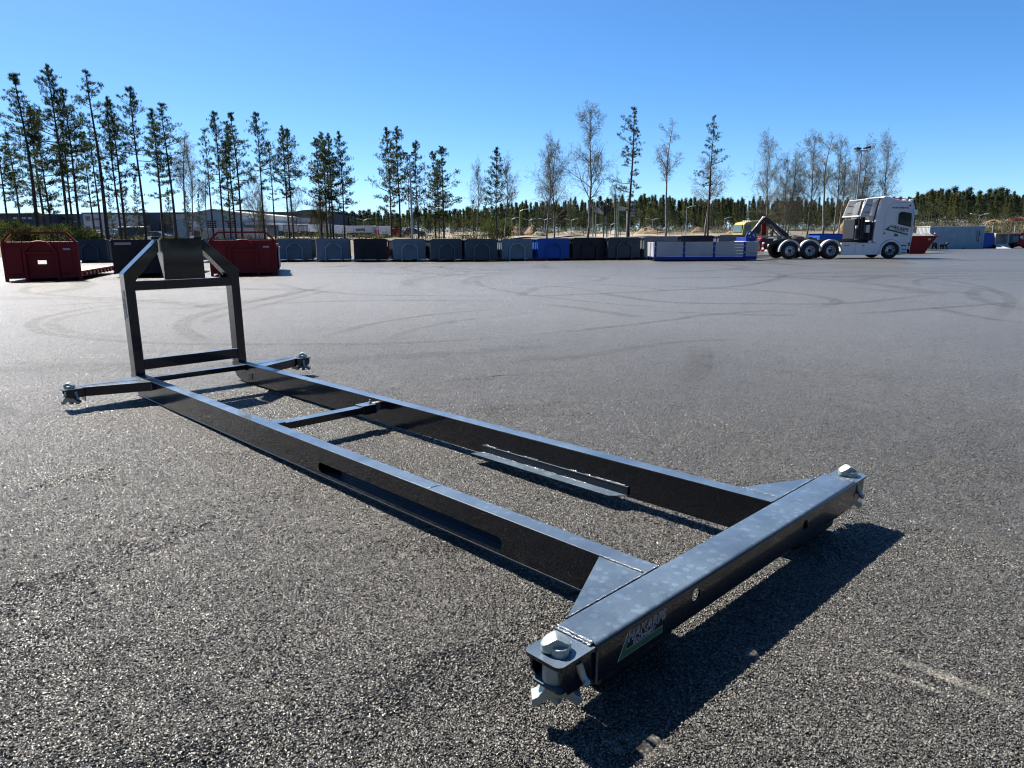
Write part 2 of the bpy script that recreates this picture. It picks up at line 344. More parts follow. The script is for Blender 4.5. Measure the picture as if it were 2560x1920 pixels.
# tyre marks: real flat ribbons of rubber on the asphalt, worn through in places
def mark_mat(name, col, dens, sc=6.0):
    m = bpy.data.materials.new(name); m.use_nodes = True; t = m.node_tree; p = t.nodes['Principled BSDF']; N = t.nodes.new; L = t.links.new
    p.inputs['Base Color'].default_value = (*col, 1); p.inputs['Roughness'].default_value = .75
    at = N('ShaderNodeAttribute'); at.attribute_name = 'edge'
    g = N('ShaderNodeNewGeometry'); n = N('ShaderNodeTexNoise'); n.inputs['Scale'].default_value = sc; n.inputs['Detail'].default_value = 9; n.inputs['Roughness'].default_value = .75; L(g.outputs['Position'], n.inputs['Vector'])
    v = N('ShaderNodeTexVoronoi'); v.inputs['Scale'].default_value = 82; L(g.outputs['Position'], v.inputs['Vector'])
    a = N('ShaderNodeMapRange'); a.inputs[1].default_value = .36; a.inputs[2].default_value = .62; a.inputs[3].default_value = 0; a.inputs[4].default_value = dens; L(n.outputs[0], a.inputs[0])
    vv = N('ShaderNodeMapRange'); vv.inputs[1].default_value = .2; vv.inputs[2].default_value = .6; vv.inputs[3].default_value = 1.2; vv.inputs[4].default_value = .35; L(v.outputs['Distance'], vv.inputs[0])
    q = N('ShaderNodeMath'); q.operation = 'MULTIPLY'; L(a.outputs[0], q.inputs[0]); L(at.outputs['Fac'], q.inputs[1])
    q2 = N('ShaderNodeMath'); q2.operation = 'MULTIPLY'; q2.use_clamp = True; L(q.outputs[0], q2.inputs[0]); L(vv.outputs[0], q2.inputs[1])
    L(q2.outputs[0], p.inputs['Alpha'])
    return m
M_MARK = mark_mat('rubber_mark', (.018, .018, .018), .62)
M_MARK2 = mark_mat('faint_rubber_mark', (.02, .02, .02), .5, 2.5)
M_CHALK = mark_mat('chalky_scrape', (.36, .34, .29), .42, 22)
mark_n = [0]
def ribbon(pts, width, mt, name='tyre_mark'):
    pts = [Vector((p[0], p[1], 0)) for p in pts]; out = []
    for i in range(len(pts) - 1):
        p0, p1, p2, p3 = pts[max(i - 1, 0)], pts[i], pts[i + 1], pts[min(i + 2, len(pts) - 1)]
        for k in range(10):
            s = k / 10; out.append(.5 * ((2 * p1) + (p2 - p0) * s + (2 * p0 - 5 * p1 + 4 * p2 - p3) * s * s + (3 * p1 - p0 - 3 * p2 + p3) * s ** 3))
    out.append(pts[-1]); n = len(out); mb = MB(); edge = []
    mark_n[0] += 1; z = .004 + .00012 * mark_n[0]
    for i, p in enumerate(out):
        t = (out[min(i + 1, n - 1)] - out[max(i - 1, 0)]).normalized(); s = Vector((-t.y, t.x, 0))
        fade = min(1, i / 8, (n - 1 - i) / 8)
        for q, e in ((-.5, 0), (-.3, 1), (0, .8), (.3, 1), (.5, 0)): mb.v.append((p.x + s.x * q * width, p.y + s.y * q * width, z)); edge.append(e * fade)
    mb.f = [(i * 5 + k, i * 5 + k + 1, (i + 1) * 5 + k + 1, (i + 1) * 5 + k) for i in range(n - 1) for k in range(4)]
    o = mb.build(name, mt); a = o.data.attributes.new('edge', 'FLOAT', 'POINT'); a.data.foreach_set('value', edge)
    return tag(o, kind='structure')
LFT = lambda *p: [G(x / 1.728, 620 + y / 1.728) for x, y in p]
RGT = lambda *p: [G(1280 + x / 1.728, 620 + y / 1.728) for x, y in p]
for pts, wd, k in (
    (LFT((900,232),(500,246),(230,290),(140,322),(150,350),(250,377),(600,408),(1050,417),(1700,412),(2212,386)), .26, 1),
    (LFT((820,262),(540,262),(320,290),(230,318),(240,345),(330,368),(640,395)), .3, 0),
    (LFT((1450,155),(1300,190),(1000,252),(830,300),(785,340),(830,378),(920,416)), .34, 1),
    (LFT((1480,172),(1330,205),(1080,262),(930,300),(890,335)), .3, 0),
    (LFT((560,214),(350,212),(180,200),(100,188),(120,172),(190,163),(330,160)), .32, 1),
    (LFT((1340,405),(1600,330),(1900,285),(2150,268)), .22, 1),
    (LFT((1640,410),(1800,352),(2020,310),(2212,292)), .22, 0),
    (LFT((1180,150),(1300,178),(1500,198),(1700,205),(2200,208)), .35, 1),
    (LFT((1000,252),(1400,232),(1800,226),(2212,232)), .4, 0),
    (LFT((60,262),(400,238),(900,215)), .35, 0),
    (LFT((0,492),(250,505),(520,502),(700,520)), .25, 0),
    (LFT((1700,130),(1900,122),(2212,128)), .5, 0),
    (RGT((0,386),(400,345),(700,310),(860,288),(1300,262)), .24, 1),
    (RGT((900,88),(1130,108),(1160,126),(1080,150),(900,172),(400,197),(70,207),(66,190),(150,168),(420,158)), .38, 1),
    (RGT((350,190),(480,212),(700,236),(1100,242),(1500,236),(1900,190)), .34, 1),
    (RGT((560,160),(900,175),(1150,190),(1350,214),(1400,236),(1300,262)), .34, 1),
    (RGT((1400,292),(1700,270),(2000,248),(2212,234)), .3, 1),
    (RGT((550,270),(850,285),(1100,290),(1250,290)), .28, 0),
    (RGT((1420,165),(1700,192),(1900,190),(2060,210)), .4, 0),
    (RGT((1200,140),(1500,120),(1900,110),(2212,112)), .5, 0),
    (RGT((0,110),(380,125),(300,150),(0,152)), .4, 0),
    (RGT((1750,120),(2000,160),(2150,220),(2050,330)), .3, 0),
    (RGT((0,490),(300,468),(700,410),(1000,395)), .25, 0),
    (RGT((100,240),(300,262),(480,290),(560,300)), .35, 1),
    ):
    ribbon(pts, wd, M_MARK if k else M_MARK2)
mrnd = random.Random(4)
for i in range(110):
    cx, cy = mrnd.uniform(-26, 34), mrnd.uniform(9, 46); R_ = mrnd.uniform(5, 22); a0 = mrnd.uniform(0, 6.28); da = mrnd.uniform(.5, 1.5); wob = mrnd.uniform(-.25, .25)
    pts = [(cx + R_ * (1 + wob * q / 8) * math.cos(a0 + da * q / 8), cy + R_ * .8 * (1 + wob * q / 8) * math.sin(a0 + da * q / 8)) for q in range(9)]
    pts = [p for p in pts if p[1] > 6.5 and p[1] < 60]
    if len(pts) > 3:
        ribbon(pts, mrnd.uniform(.25, .8), M_MARK2)
        if mrnd.random() < .4: ribbon([(p[0] + 1.9, p[1] + .3) for p in pts], mrnd.uniform(.2, .35), M_MARK2)
for (a, b, wd) in (((1545, 1848), (1640, 1920), .05), ((1588, 1842), (1690, 1916), .035), ((1862, 1640), (1878, 1655), .05), ((2170, 1640), (2560, 1790), .06), ((2120, 1672), (2420, 1775), .025), ((1505, 1870), (1560, 1912), .03)):
    pa, pb = G(*a), G(*b); mid_ = (pa + pb) / 2 + Vector((.01, .012, 0)); ribbon([pa, mid_, pb], wd, M_CHALK, 'scrape_mark')

# ================================================================ THE CONTAINER CARRIER FRAME
FR = np.array([[0.7187132, -0.69525164, -0.00874615], [0.69530059, 0.71870259, 0.004866], [0.00290279, -0.00957846, 0.99994991]])
FT = np.array([0.12851973, 1.94535699, H - 1.23245253])
root = bpy.data.objects.new('container_carrier_frame', None); link(root)
root.matrix_world = Matrix((( *FR[0], FT[0]), (*FR[1], FT[1]), (*FR[2], FT[2]), (0, 0, 0, 1)))
tag(root, 'dark blue-black steel container carrier frame with hook bow lying on the asphalt in the foreground', 'carrier frame')
BX = ((.605, .69), (1.615, 1.70))
YB0, YB1, ZB = .103, 6.2, -.19
for k, (x0, x1) in enumerate(BX):
    outline = [(YB0, ZB), (5.98, ZB), (6.1, ZB + .035), (6.2, ZB + .12), (6.2, -.006), (YB0, -.006)]
    slot = [stadium(.885, 2.55, -.166, -.102)]
    th = .006; mb = MB()
    outer = x0 + th / 2 if k == 0 else x1 - th / 2; inner = x1 - th / 2 if k == 0 else x0 + th / 2
    mb.mesh(plate(outline, slot, th), Matrix.Translation((outer, 0, 0)) @ YZ)
    mb.mesh(plate(outline, [], th), Matrix.Translation((inner, 0, 0)) @ YZ)
    mb.box(x0 - .001, x1 + .001, YB0, 6.2, -.0058, 0)
    mb.box(x0 + th, x1 - th, YB0, 5.98, ZB, ZB + .006)
    mb.prism([(6.1, ZB + .035), (6.2, ZB + .12), (6.2, ZB + .126), (6.1, ZB + .041)], 'x', x0 + th, x1 - th)
    mb.prism([(5.98, ZB), (6.1, ZB + .035), (6.1, ZB + .041), (5.98, ZB + .006)], 'x', x0 + th, x1 - th)
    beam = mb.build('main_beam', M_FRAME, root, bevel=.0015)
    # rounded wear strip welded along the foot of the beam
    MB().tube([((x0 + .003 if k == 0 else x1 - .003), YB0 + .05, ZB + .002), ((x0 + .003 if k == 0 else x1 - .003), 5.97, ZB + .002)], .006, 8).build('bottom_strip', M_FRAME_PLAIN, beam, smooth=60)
    # splice weld across the top flange
    yy = 1.43 if k == 0 else 4.6
    MB().tube([(x0 + (x1 - x0) * i / 12, yy, .0006 * (i % 2)) for i in range(13)], [.003 + .0012 * (i % 2) for i in range(13)], 6).build('weld_bead', M_WELD, beam, smooth=60)
# see-through rear cross beam with rounded corners and two lightening holes
def cross_beam():
    x0, x1, y0, y1, z0, z1, r = .103, 2.166, -.077, .098, -.137, .004, .018
    mb = MB(); prof = rrect(y0, y1, z0, z1, r, 6); n = len(prof)
    for sgn, x in ((0, x0), (1, x1)): mb.v += [(x, p[0], p[1]) for p in prof]
    flat = lambda a, b: abs(a[0] - b[0]) < 1e-6 and (abs(a[1] - b[1]) > .05)
    for i in range(n):
        j = (i + 1) % n
        floor_ = abs(prof[i][1] - z0) < 1e-6 and abs(prof[j][1] - z0) < 1e-6 and abs(prof[i][0] - prof[j][0]) > .05
        if not flat(prof[i], prof[j]) and not floor_: mb.f.append((i, n + i, n + j, j))
    holes = [circle(.672, -.049, .0265), circle(1.587, -.057, .0265)]
    pl = plate([(x0, z0 + r), (x1, z0 + r), (x1, z1 - r), (x0, z1 - r)], holes, .008)
    mb.mesh(pl, Matrix.Translation((0, y0 + .004, 0)) @ XZ)
    pb_ = plate([(x0, z0 + r), (x1, z0 + r), (x1, z1 - r), (x0, z1 - r)], [], .008); mb.mesh(pb_, Matrix.Translation((0, y1 - .004, 0)) @ XZ)
    for x in (x0, x1): mb.prism([(q[0] * .97 + .0003, q[1] * .97 - .002) for q in prof], 'x', x - .0005 if x == x0 else x - .006, x + .006 if x == x0 else x + .0005)
    return mb.build('rear_cross_beam', M_FRAME, root, smooth=35)
rcb = cross_beam()
def weld(p0, p1, parent, r=.0042, n=None, seed=0):
    p0, p1 = Vector(p0), Vector(p1); L_ = (p1 - p0).length; n = n or max(6, int(L_ / .007)); rnd = random.Random(seed)
    pts = [p0.lerp(p1, i / n) + Vector((rnd.uniform(-1, 1), rnd.uniform(-1, 1), rnd.uniform(-.5, 1))) * r * .25 for i in range(n + 1)]
    return MB().tube(pts, [r * (1 + .28 * math.sin(i * 2.1) + rnd.uniform(-.12, .12)) for i in range(n + 1)], 8).build('weld_bead', M_WELD, parent, smooth=70)
# flat gussets in the corners between the beams and the cross beam
for pts in (((.165, .101), (.603, .101), (.603, .318)), ((1.702, .101), (2.10, .101), (1.702, .312))):
    mb = MB(); mb.prism(pts if pts[0][0] < 1 else pts, 'z', -.012, -.002)
    g = mb.build('gusset_plate', M_FRAME, root, bevel=.001)
weld((.604, .112, .001), (.604, .315, .001), root, .0035, seed=2)
weld((1.701, .112, 0), (1.701, .308, 0), root, .003, seed=3)
weld((.17, .100, -.001), (.604, .100, -.001), rcb, .003, seed=4); weld((.607, .1, -.001), (.69, .1, -.001), rcb, .0035, seed=9)
weld((1.615, .1, -.001), (2.1, .1, -.001), rcb, .003, seed=5)
for i in range(2): weld((.1015 - i * .009, -.062, .003 - i * .004), (.1015 - i * .009, .088, .003 - i * .004), rcb, .0048, seed=11 + i)
weld((2.169, -.06, .003), (2.169, .085, .003), rcb, .004, seed=14)
MB().tube([(.1025, -.0765, -.02), (.1025, -.0765, -.125)], .003, 6).build('weld_bead', M_WELD, rcb, smooth=60)

def twist_housing(cx, cy, sx, sy, tall):
    """sx = direction (+1/-1) in which the corner sticks out of the frame along x"""
    o = bpy.data.objects.new('twist_lock_housing', None)
    T = Matrix.Translation((cx, cy, 0)) @ Matrix.Diagonal((sx, 1, 1, 1))
    mb = MB(); d = .115 if tall else .085
    top = rrect(-.098, .072, -.076, .076, .020, 4, (0, 0, 1, 1))
    top = [(a, b) for a, b in rrect(-.098, .068, -.076, .076, .022, 4, (1, 1, 0, 0))]
    mb.mesh(plate(top, [stadium(-.035, .035, -.052, .052)], .012), T @ Matrix.Translation((0, 0, -.010)))
    for y in (-.066, .058):
        mb.mesh(plate([(-.10, -.016), (.045, -.016), (.045, -d * .62), (.02, -d), (-.10, -d)], [], .009), T @ Matrix.Translation((0, y + .004, 0)) @ XZ)
    mb.mesh(plate(rrect(-.098, .05, -.06, .06, .015, 3, (1, 1, 0, 0)), [circle(0, 0, .034)], .008), T @ Matrix.Translation((0, 0, -d + .012)))
    hs_ = mb.build('twist_lock_housing', M_FRAME_PLAIN, root, bevel=.0008)
    c = MB(); TT = Matrix.Translation((cx, cy, 0))
    c.lathe([(.040, -.016), (.043, -.02), (.043, -d + .018), (.036, -d + .012)], 28, TT)
    c.build('sleeve', M_ZINC, hs_, smooth=40)
    # lock: collar with two shoulders, pointed head above it
    hd = MB()
    coll = stadium(-.050, .050, -.027, .027, 6)
    RC = TT @ Matrix.Rotation(math.radians(78), 4, 'Z')
    def loft(mbx, rings, T_):
        n = len(rings[0][0]); base = len(mbx.v)
        for pts, z in rings: mbx.v += [tuple(T_ @ Vector((a, b, z))) for a, b in pts]
        for i in range(len(rings) - 1):
            for k2 in range(n): mbx.f.append((base + i * n + k2, base + i * n + (k2 + 1) % n, base + (i + 1) * n + (k2 + 1) % n, base + (i + 1) * n + k2))
        mbx.f.append(tuple(base + q for q in range(n))[::-1]); mbx.f.append(tuple(base + (len(rings) - 1) * n + q for q in range(n)))
    sc = lambda pts, a, b: [(x * a, y * b) for x, y in pts]
    loft(hd, [(coll, -.02), (coll, .019), (sc(coll, .97, .94), .022)], RC)
    RH = TT @ Matrix.Rotation(math.radians(-42), 4, 'Z') @ Matrix.Diagonal((.93, .9, .9, 1))
    xs_ = [-.05, -.047, -.040, -.030, -.016, -.006, 0, .006, .016, .030, .040, .047, .05]; base = len(hd.v)
    for x in xs_:
        wy = .031 if abs(x) < .024 else max(.006, math.sqrt(max(0, .0265 ** 2 - (abs(x) - .024) ** 2)) * 1.17)
        zt = .024 + .034 * (1 - (abs(x) / .05) ** 1.15) - .0012 * (abs(x) < .003)
        for y, z in ((-wy, .002), (-wy, zt * .93), (-wy * .55, zt), (wy * .55, zt), (wy, zt * .93), (wy, .002)): hd.v.append(tuple(RH @ Vector((x, y, z))))
    nx_ = len(xs_)
    for i in range(nx_ - 1):
        for k2 in range(6): hd.f.append((base + i * 6 + k2, base + i * 6 + (k2 + 1) % 6, base + (i + 1) * 6 + (k2 + 1) % 6, base + (i + 1) * 6 + k2))
    hd.f.append(tuple(base + q for q in range(6))); hd.f.append(tuple(base + (nx_ - 1) * 6 + q for q in range(6))[::-1])
    hd.build('twist_lock', M_ZINC, hs_, smooth=32, bevel=.0012)
    # locking nut with two claw wings and the stub of the stem below it
    nt_ = MB(); zb = -d - .004
    RN = TT @ Matrix.Rotation(math.radians(-42), 4, 'Z')
    arc = []
    for s_ in (1, -1):
        for (x, z) in ((.010, .006), (.036, .002), (.048, -.010), (.058, -.024), (.076, -.032), (.077, -.048), (.060, -.060), (.046, -.044), (.028, -.034), (.008, -.031)): arc.append((x * s_, z, s_))
    right = [(a, b) for a, b, s_ in arc if s_ > 0]; left = [(a, b) for a, b, s_ in arc if s_ < 0]
    prof2 = right + left[::-1]
    nt_.prism([(a, b + zb) for a, b in prof2], 'y', -.027, .027, RN)
    nt_.lathe([(.032, zb + .006), (.033, zb - .004), (.032, zb - .020), (.024, zb - .026), (.019, zb - .034), (.019, zb - .056), (.014, zb - .060)], 20, TT)
    nt_.build('locking_nut', M_ZINC, hs_, smooth=35, bevel=.002)
    hn = MB(); TH = T
    hn.tube([TH @ Vector(p) for p in ((-.03, -.064, -.03), (-.034, -.070, -.056), (-.036, -.078, -.074), (-.036, -.088, -.084))], [.013, .013, .011, .010], 10)
    hn.lathe([(.0, -.013), (.009, -.010), (.013, 0), (.009, .010), (.0, .013)], 12, TH @ Matrix.Translation((-.036, -.092, -.088)))
    hn.build('lock_handle', M_ZINC, hs_, smooth=60)
    return hs_
twist_housing(0, 0, -1, 1, True); twist_housing(2.259, 0, 1, 1, True)
twist_housing(0, 5.853, -1, 1, False); twist_housing(2.259, 5.853, 1, 1, False)
# tapering arms that carry the two far twist locks
for s_, bx, tx in ((1, .604, .098), (-1, 1.701, 2.161)):
    pl_ = [(bx, 5.60), (bx, 5.99), (tx, 5.945), (tx, 5.80)]
    mb = MB(); mb.prism(pl_, 'z', -.006, -.0008)
    mb.prism([(bx, 5.606), (tx, 5.806), (tx, 5.812), (bx, 5.612)], 'z', -.086, -.006); mb.prism([(bx, 5.978), (bx, 5.984), (tx, 5.937), (tx, 5.931)], 'z', -.086, -.006)
    arm = mb.build('front_arm', M_FRAME, root, bevel=.0012)
    MB().prism([(tx + s_ * .0, 5.79), (tx + s_ * .006, 5.79), (tx + s_ * .006, 5.925), (tx, 5.925)], 'z', -.128, -.088).build('stop_plate', M_FRAME_PLAIN, arm)
    weld((bx, 5.77, .0005), (tx + s_ * .02, 5.88, .0005), arm, .0022, seed=20)
    weld((tx, 5.80, 0), (tx, 5.93, 0), arm, .004, seed=21)
# rear rollers on their brackets, dented and scuffed
M_ROLL = mat('scuffed_roller', (.014, .018, .022), .5, metal=.1, var=.7, scale=18, bump=.5, bscale=40)
for x0, x1 in ((.215, .60), (1.705, 2.08)):
    rl = MB().lathe([(.03, -.192), (.046, -.19), (.055, -.18), (.057, -.15), (.057, .15), (.055, .18), (.046, .19), (.03, .192)], 32,
                    Matrix.Translation(((x0 + x1) / 2, .038, -.195)) @ Matrix.Rotation(PI / 2, 4, 'Y')).build('rear_roller', M_ROLL, root, smooth=40)
    for x in (x0 + .03, x1 - .03): B('bracket', M_FRAME_PLAIN, rl, (x - .006, x + .006, -.04, .05, -.17, -.136))
# loose-fitting cross bar between the main beams, held in a sleeve at each end
B('cross_bar', M_FRAME, root, (.70, 1.56, 3.340, 3.432, -.082, -.030), bevel=.002)
for x0, x1 in ((.6915, .79), (1.43, 1.555)):
    sl = B('bar_sleeve', M_FRAME, root, (x0, x1, 3.330, 3.442, -.092, -.020), bevel=.003)
    xx = x1 + .012 if x0 > 1 else x0 + .01
    if x0 > 1:
        B('end_flange', M_STEEL, sl, (1.560, 1.6135, 3.362, 3.405, -.085, -.018), bevel=.003)
        MB().lathe([(.013, 0), (.013, .012), (.007, .013), (.007, .03)], 6, Matrix.Translation((1.53, 3.385, -.0195))).build('bolt', M_ZINC, sl)
# sill bar and the hook bow
B('sill_bar', M_FRAME, root, (.6915, 1.6135, 5.845, 5.925, -.052, -.003), bevel=.002)
YP0, YP1 = 6.03, 6.18
bow = bpy.data.objects.new('hook_bow', None)
def outline_bow():
    post = .087
    for sgn, x0, x1 in ((1, .603, .69), (-1, 1.702, 1.615)):
        xo, xi = x0, x1
        prof = [(xo, .001), (xo, .975), (xo + sgn * .034, 1.01), (xo + sgn * .335, 1.290), (xo + sgn * .335, 1.175), (xi + sgn * .012, .905), (xi, .875), (xi, .001)]
        mb = MB(); mb.prism([(a, b) for a, b in prof][:], 'y', YP0, YP1)
        p_ = mb.build('bow_post', M_FRAME, root, bevel=.006, seg=3)
        # plate folded inside the shoulder
        q = [(xi, .80), (xi + sgn * .055, .865), (xi + sgn * .055, .93), (xi, .905)]
        MB().prism(q, 'y', YP1 - .008, YP1 - .002).build('shoulder_plate', M_FRAME_PLAIN, p_)
outline_bow()
B('upper_cross_bar', M_FRAME, root, (.688, 1.617, 6.036, 6.10, .812, .900), bevel=.005)
B('lower_cross_bar', M_FRAME, root, (.688, 1.617, 6.036, 6.10, .048, .150), bevel=.005)
mb = MB(); mb.mesh(plate([(.975, .902), (1.35, .902), (1.347, 1.298), (.962, 1.298)], [], .01), Matrix.Translation((0, 6.024, 0)) @ XZ)
hp = mb.build('hook_plate', M_FRAME, root, bevel=.001)
for x in (.972, 1.342):
    MB().mesh(plate([(6.03, .903), (6.05, .903), (6.19, 1.19), (6.19, 1.285), (6.03, 1.285)], [], .01), Matrix.Translation((x, 0, 0)) @ YZ).build('cheek_plate', M_FRAME_PLAIN, hp)
MB().tube([(.975, 6.165, 1.262), (1.34, 6.165, 1.262)], .025, 16).build('hook_bar', M_FRAME_PLAIN, hp, smooth=50)
for x0, x1 in ((.885, .958), (1.283, 1.358)): B('top_block', M_FRAME_PLAIN, hp, (x0, x1, 6.04, 6.15, 1.291, 1.318), bevel=.003)
# angle shelf on the inside of the right-hand beam, with stitch welds
mb = MB(); mb.box(1.603, 1.6138, .925, 2.14, -.176, -.128)
mb.add([(1.603, .925, -.176), (1.528, 1.0, -.176), (1.528, 2.17, -.176), (1.603, 2.14, -.176), (1.603, .925, -.182), (1.528, 1.0, -.182), (1.528, 2.17, -.182), (1.603, 2.14, -.182)],
       ((0, 3, 2, 1), (4, 5, 6, 7), (0, 1, 5, 4), (1, 2, 6, 5), (2, 3, 7, 6), (3, 0, 4, 7)))
shf = mb.build('angle_shelf', M_FRAME, root)
for a, b in ((.95, 1.16), (1.2, 1.24), (1.30, 1.36), (1.62, 1.75), (1.86, 1.9), (2.0, 2.12)): weld((1.6125, a, -.126), (1.6125, b, -.126), shf, .003, seed=int(a * 100))
for a, b in ((1.2, 1.42), (1.46, 1.74), (1.80, 2.13)): weld((1.600, a, -.175), (1.600, b, -.175), shf, .0022, seed=int(a * 99))
# raised key way near the far end of the right-hand beam
B('lock_pocket', M_BLACKP, root, (1.611, 1.6149, 5.72, 5.76, -.145, -.085))
MB().tube([(1.612, 5.93, -.055), (1.600, 5.88, -.062), (1.600, 5.83, -.06)], .006, 6).build('lifting_eye', M_FRAME_PLAIN, root, smooth=60)
# sticker on the rear cross beam: green angle with outlined lettering
def sticker(parent, T, k=1.0, outline=True, dim=1.0):
    """drawn in XY, about 0.29 x 0.12 m at k=1"""
    D = Matrix.Diagonal((k, k, 1, 1))
    def el(nm, me, mt, z): return MB().mesh(me, T @ D @ Matrix.Translation((0, 0, z))).build(nm, mt, parent)
    tri_o = [(-.0022, -.0012), (.2472, -.0012), (.2472, .0232), (.0432, .0232), (.0512, .0775), (.0485, .0775)]
    el('sticker_border', plate(tri_o, [], .0003), M_PRINTW, .0002)
    el('sticker_mark', plate([(.0006, 0), (.246, 0), (.246, .022), (.0415, .022), (.0495, .0725)], [], .0003), M_GREEN, .0006)
    for body, size, x, y, xs, off in (('HAKARPS', .049, .050, .045, 1.0, .0013), ('EQUIPMENT', .0195, .079, .0265, 1.14, .0006)):
        for o_, mt, z in ((off, M_PRINTW, .0002), (-.0007 if size > .03 else -.0006, M_BLACKP, .0006)):
            me = text_mesh(body, size, .2, o_, .0002, 1.10, xs * .955)
            MB().mesh(me, T @ D @ Matrix.Translation((x, y, z))).build('lettering', mt, parent)
sticker(rcb, Matrix.Translation((.210, -.0774, -.103)) @ XZ, 1.0)
sticker(root, Matrix.Translation((.6022, 6.075, .83)) @ Matrix(((0,0,-1,0),(1,0,0,0),(0,1,0,0),(0,0,0,1))) @ Matrix.Rotation(-PI / 2, 4, 'Z'), 1.1)

# ================================================================ PAINTS OF THE YARD
def paint(name, c, rough=.5, **k): return mat(name, c, rough, coat=.0, spec=.32, var=.12, scale=1.3, **k)
PAINTS = {
 'slate': paint('slate_blue_paint', (.10, .14, .18)), 'grey': paint('blue_grey_paint', (.13, .18, .225)), 'navy': paint('dark_navy_paint', (.022, .035, .055)),
 'dark': paint('dark_grey_blue_paint', (.045, .066, .09)), 'black': paint('black_paint', (.010, .012, .018)), 'blue': paint('bright_blue_paint', (.006, .07, .34)),
 'steel': paint('steel_grey_paint', (.11, .13, .145)), 'red': paint('deep_red_paint', (.20, .004, .007)), 'white': paint('white_panel_paint', (.37, .375, .38)),
 'royal': paint('royal_blue_paint', (.012, .03, .24)), 'cont': paint('pale_blue_grey_paint', (.24, .34, .42)), 'yellow': paint('yellow_cab_paint', (.36, .28, .08)),
}
FRAMEC = {k: paint('worn_' + k + '_frame_paint', tuple(min(1, v * 1.55 + .006) for v in c_)) for k, c_ in (('slate', (.10, .14, .18)), ('grey', (.13, .18, .225)), ('dark', (.045, .066, .09)), ('steel', (.11, .13, .145)), ('navy', (.022, .035, .055)))}  # paler copies: light caught by the hook frames is put into their paint
M_PLY = mat('pale_plywood', (.62, .46, .20), .7, var=.2, scale=4)
M_LGREY = mat('light_grey_sticker', (.30, .31, .34), .4, var=.1)

def solve_w(xa, Y, u1, yaw):
    a = math.radians(yaw); k1 = X(u1, 1.0); return (k1 * Y - xa) / (math.cos(a) - k1 * math.sin(a))
def hook_container(x0, w_, y, h, col, label, yaw=-8, length=5.6, cat='container', group=None, z0=0.0, chamfer=.10, rungs=True, name='steel_container', sides='open'):
    """open-top steel bin for a hook-lift lorry; the origin is the front left foot, front wall faces -y"""
    c = PAINTS[col] if isinstance(col, str) else col
    t = thing(name, label, cat, (x0, y, z0), math.radians(yaw), group)
    cl = .15; w = w_; th = .05
    zt = h
    fw = MB(); fw.mesh(plate([(0, cl), (w, cl), (w, zt - chamfer), (w - chamfer, zt), (chamfer, zt), (0, zt - chamfer)], [], .05), Matrix.Translation((0, .03, 0)) @ XZ)
    fw.build('front_wall', c, t, bevel=.006)
    B('floor', c, t, (.02, w - .02, .06, length, cl + .03, cl + .09))
    for x in (0, w):
        s0, s1 = (x + .02, x + .05) if x == 0 else (x - .05, x - .02)
        sw = B('side_wall', c, t, (s0, s1, .06, length, cl + .09, zt - .12))
        o0, o1 = (-.035, .02) if x == 0 else (w - .02, w + .035)
        nrib = 8
        for i in range(nrib):
            yy = .35 + (length - .6) * i / (nrib - 1); B('side_rib', c, sw, (o0 + (.02 if x == 0 else 0), o1 - (.02 if x else 0), yy, yy + .09, cl + .09, zt - .12))
        B('top_rail', c, t, (o0 - .01, o1 + .02, .0, length, zt - .12, zt - .03), bevel=.01)
        B('bottom_rail', c, t, (o0, o1 + .01, .06, length, cl - .02, cl + .09), bevel=.01)
    B('tailgate', c, t, (.02, w - .02, length, length + .05, cl, zt - .1))
    # skids
    for x in (w / 2 - .53, w / 2 + .45): B('skid_beam', c, t, (x, x + .08, .02, length - .1, 0.0, cl + .03))
    # the A-shaped hook frame standing on the front wall
    a0, a1 = w / 2 - .53, w / 2 + .53; sh = h * .60; tp = h * .80 if h < 1.7 else h * .82
    af = MB()
    for sg, xa in ((1, a0), (-1, a1)):
        af.box(min(xa, xa + sg * .075), max(xa, xa + sg * .075), -.10, -.001, 0.02, sh)
    af.bar((a0 + .037, -.05, sh), (w / 2 - .19, -.05, tp), .09, .075, (0, 1, 0)); af.bar((a1 - .037, -.05, sh), (w / 2 + .19, -.05, tp), .09, .075, (0, 1, 0))
    af.box(w / 2 - .20, w / 2 + .20, -.09, -.012, tp - .06, tp + .005)
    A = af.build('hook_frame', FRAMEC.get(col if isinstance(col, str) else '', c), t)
    B('cross_bar', c, A, (a0 + .075, a1 - .075, -.07, -.005, sh - .10, sh - .03))
    MB().tube([(w / 2 - .2, -.10, tp - .06), (w / 2 + .2, -.10, tp - .06)], .025, 8).build('hook_bar', c, A, smooth=50)
    for sg in (-1, 1): MB().prism([(w / 2 + sg * .16, tp - .07), (w / 2 + sg * .30, tp - .10), (w / 2 + sg * .16, tp - .25)], 'y', -.08, -.03).build('gusset', c, A)
    if rungs:
        for i in range(3): B('step_rung', c, t, (w - .47, w - .15, -.03, .002, cl + .32 + i * (h - .5) / 3, cl + .345 + i * (h - .5) / 3))
    return t

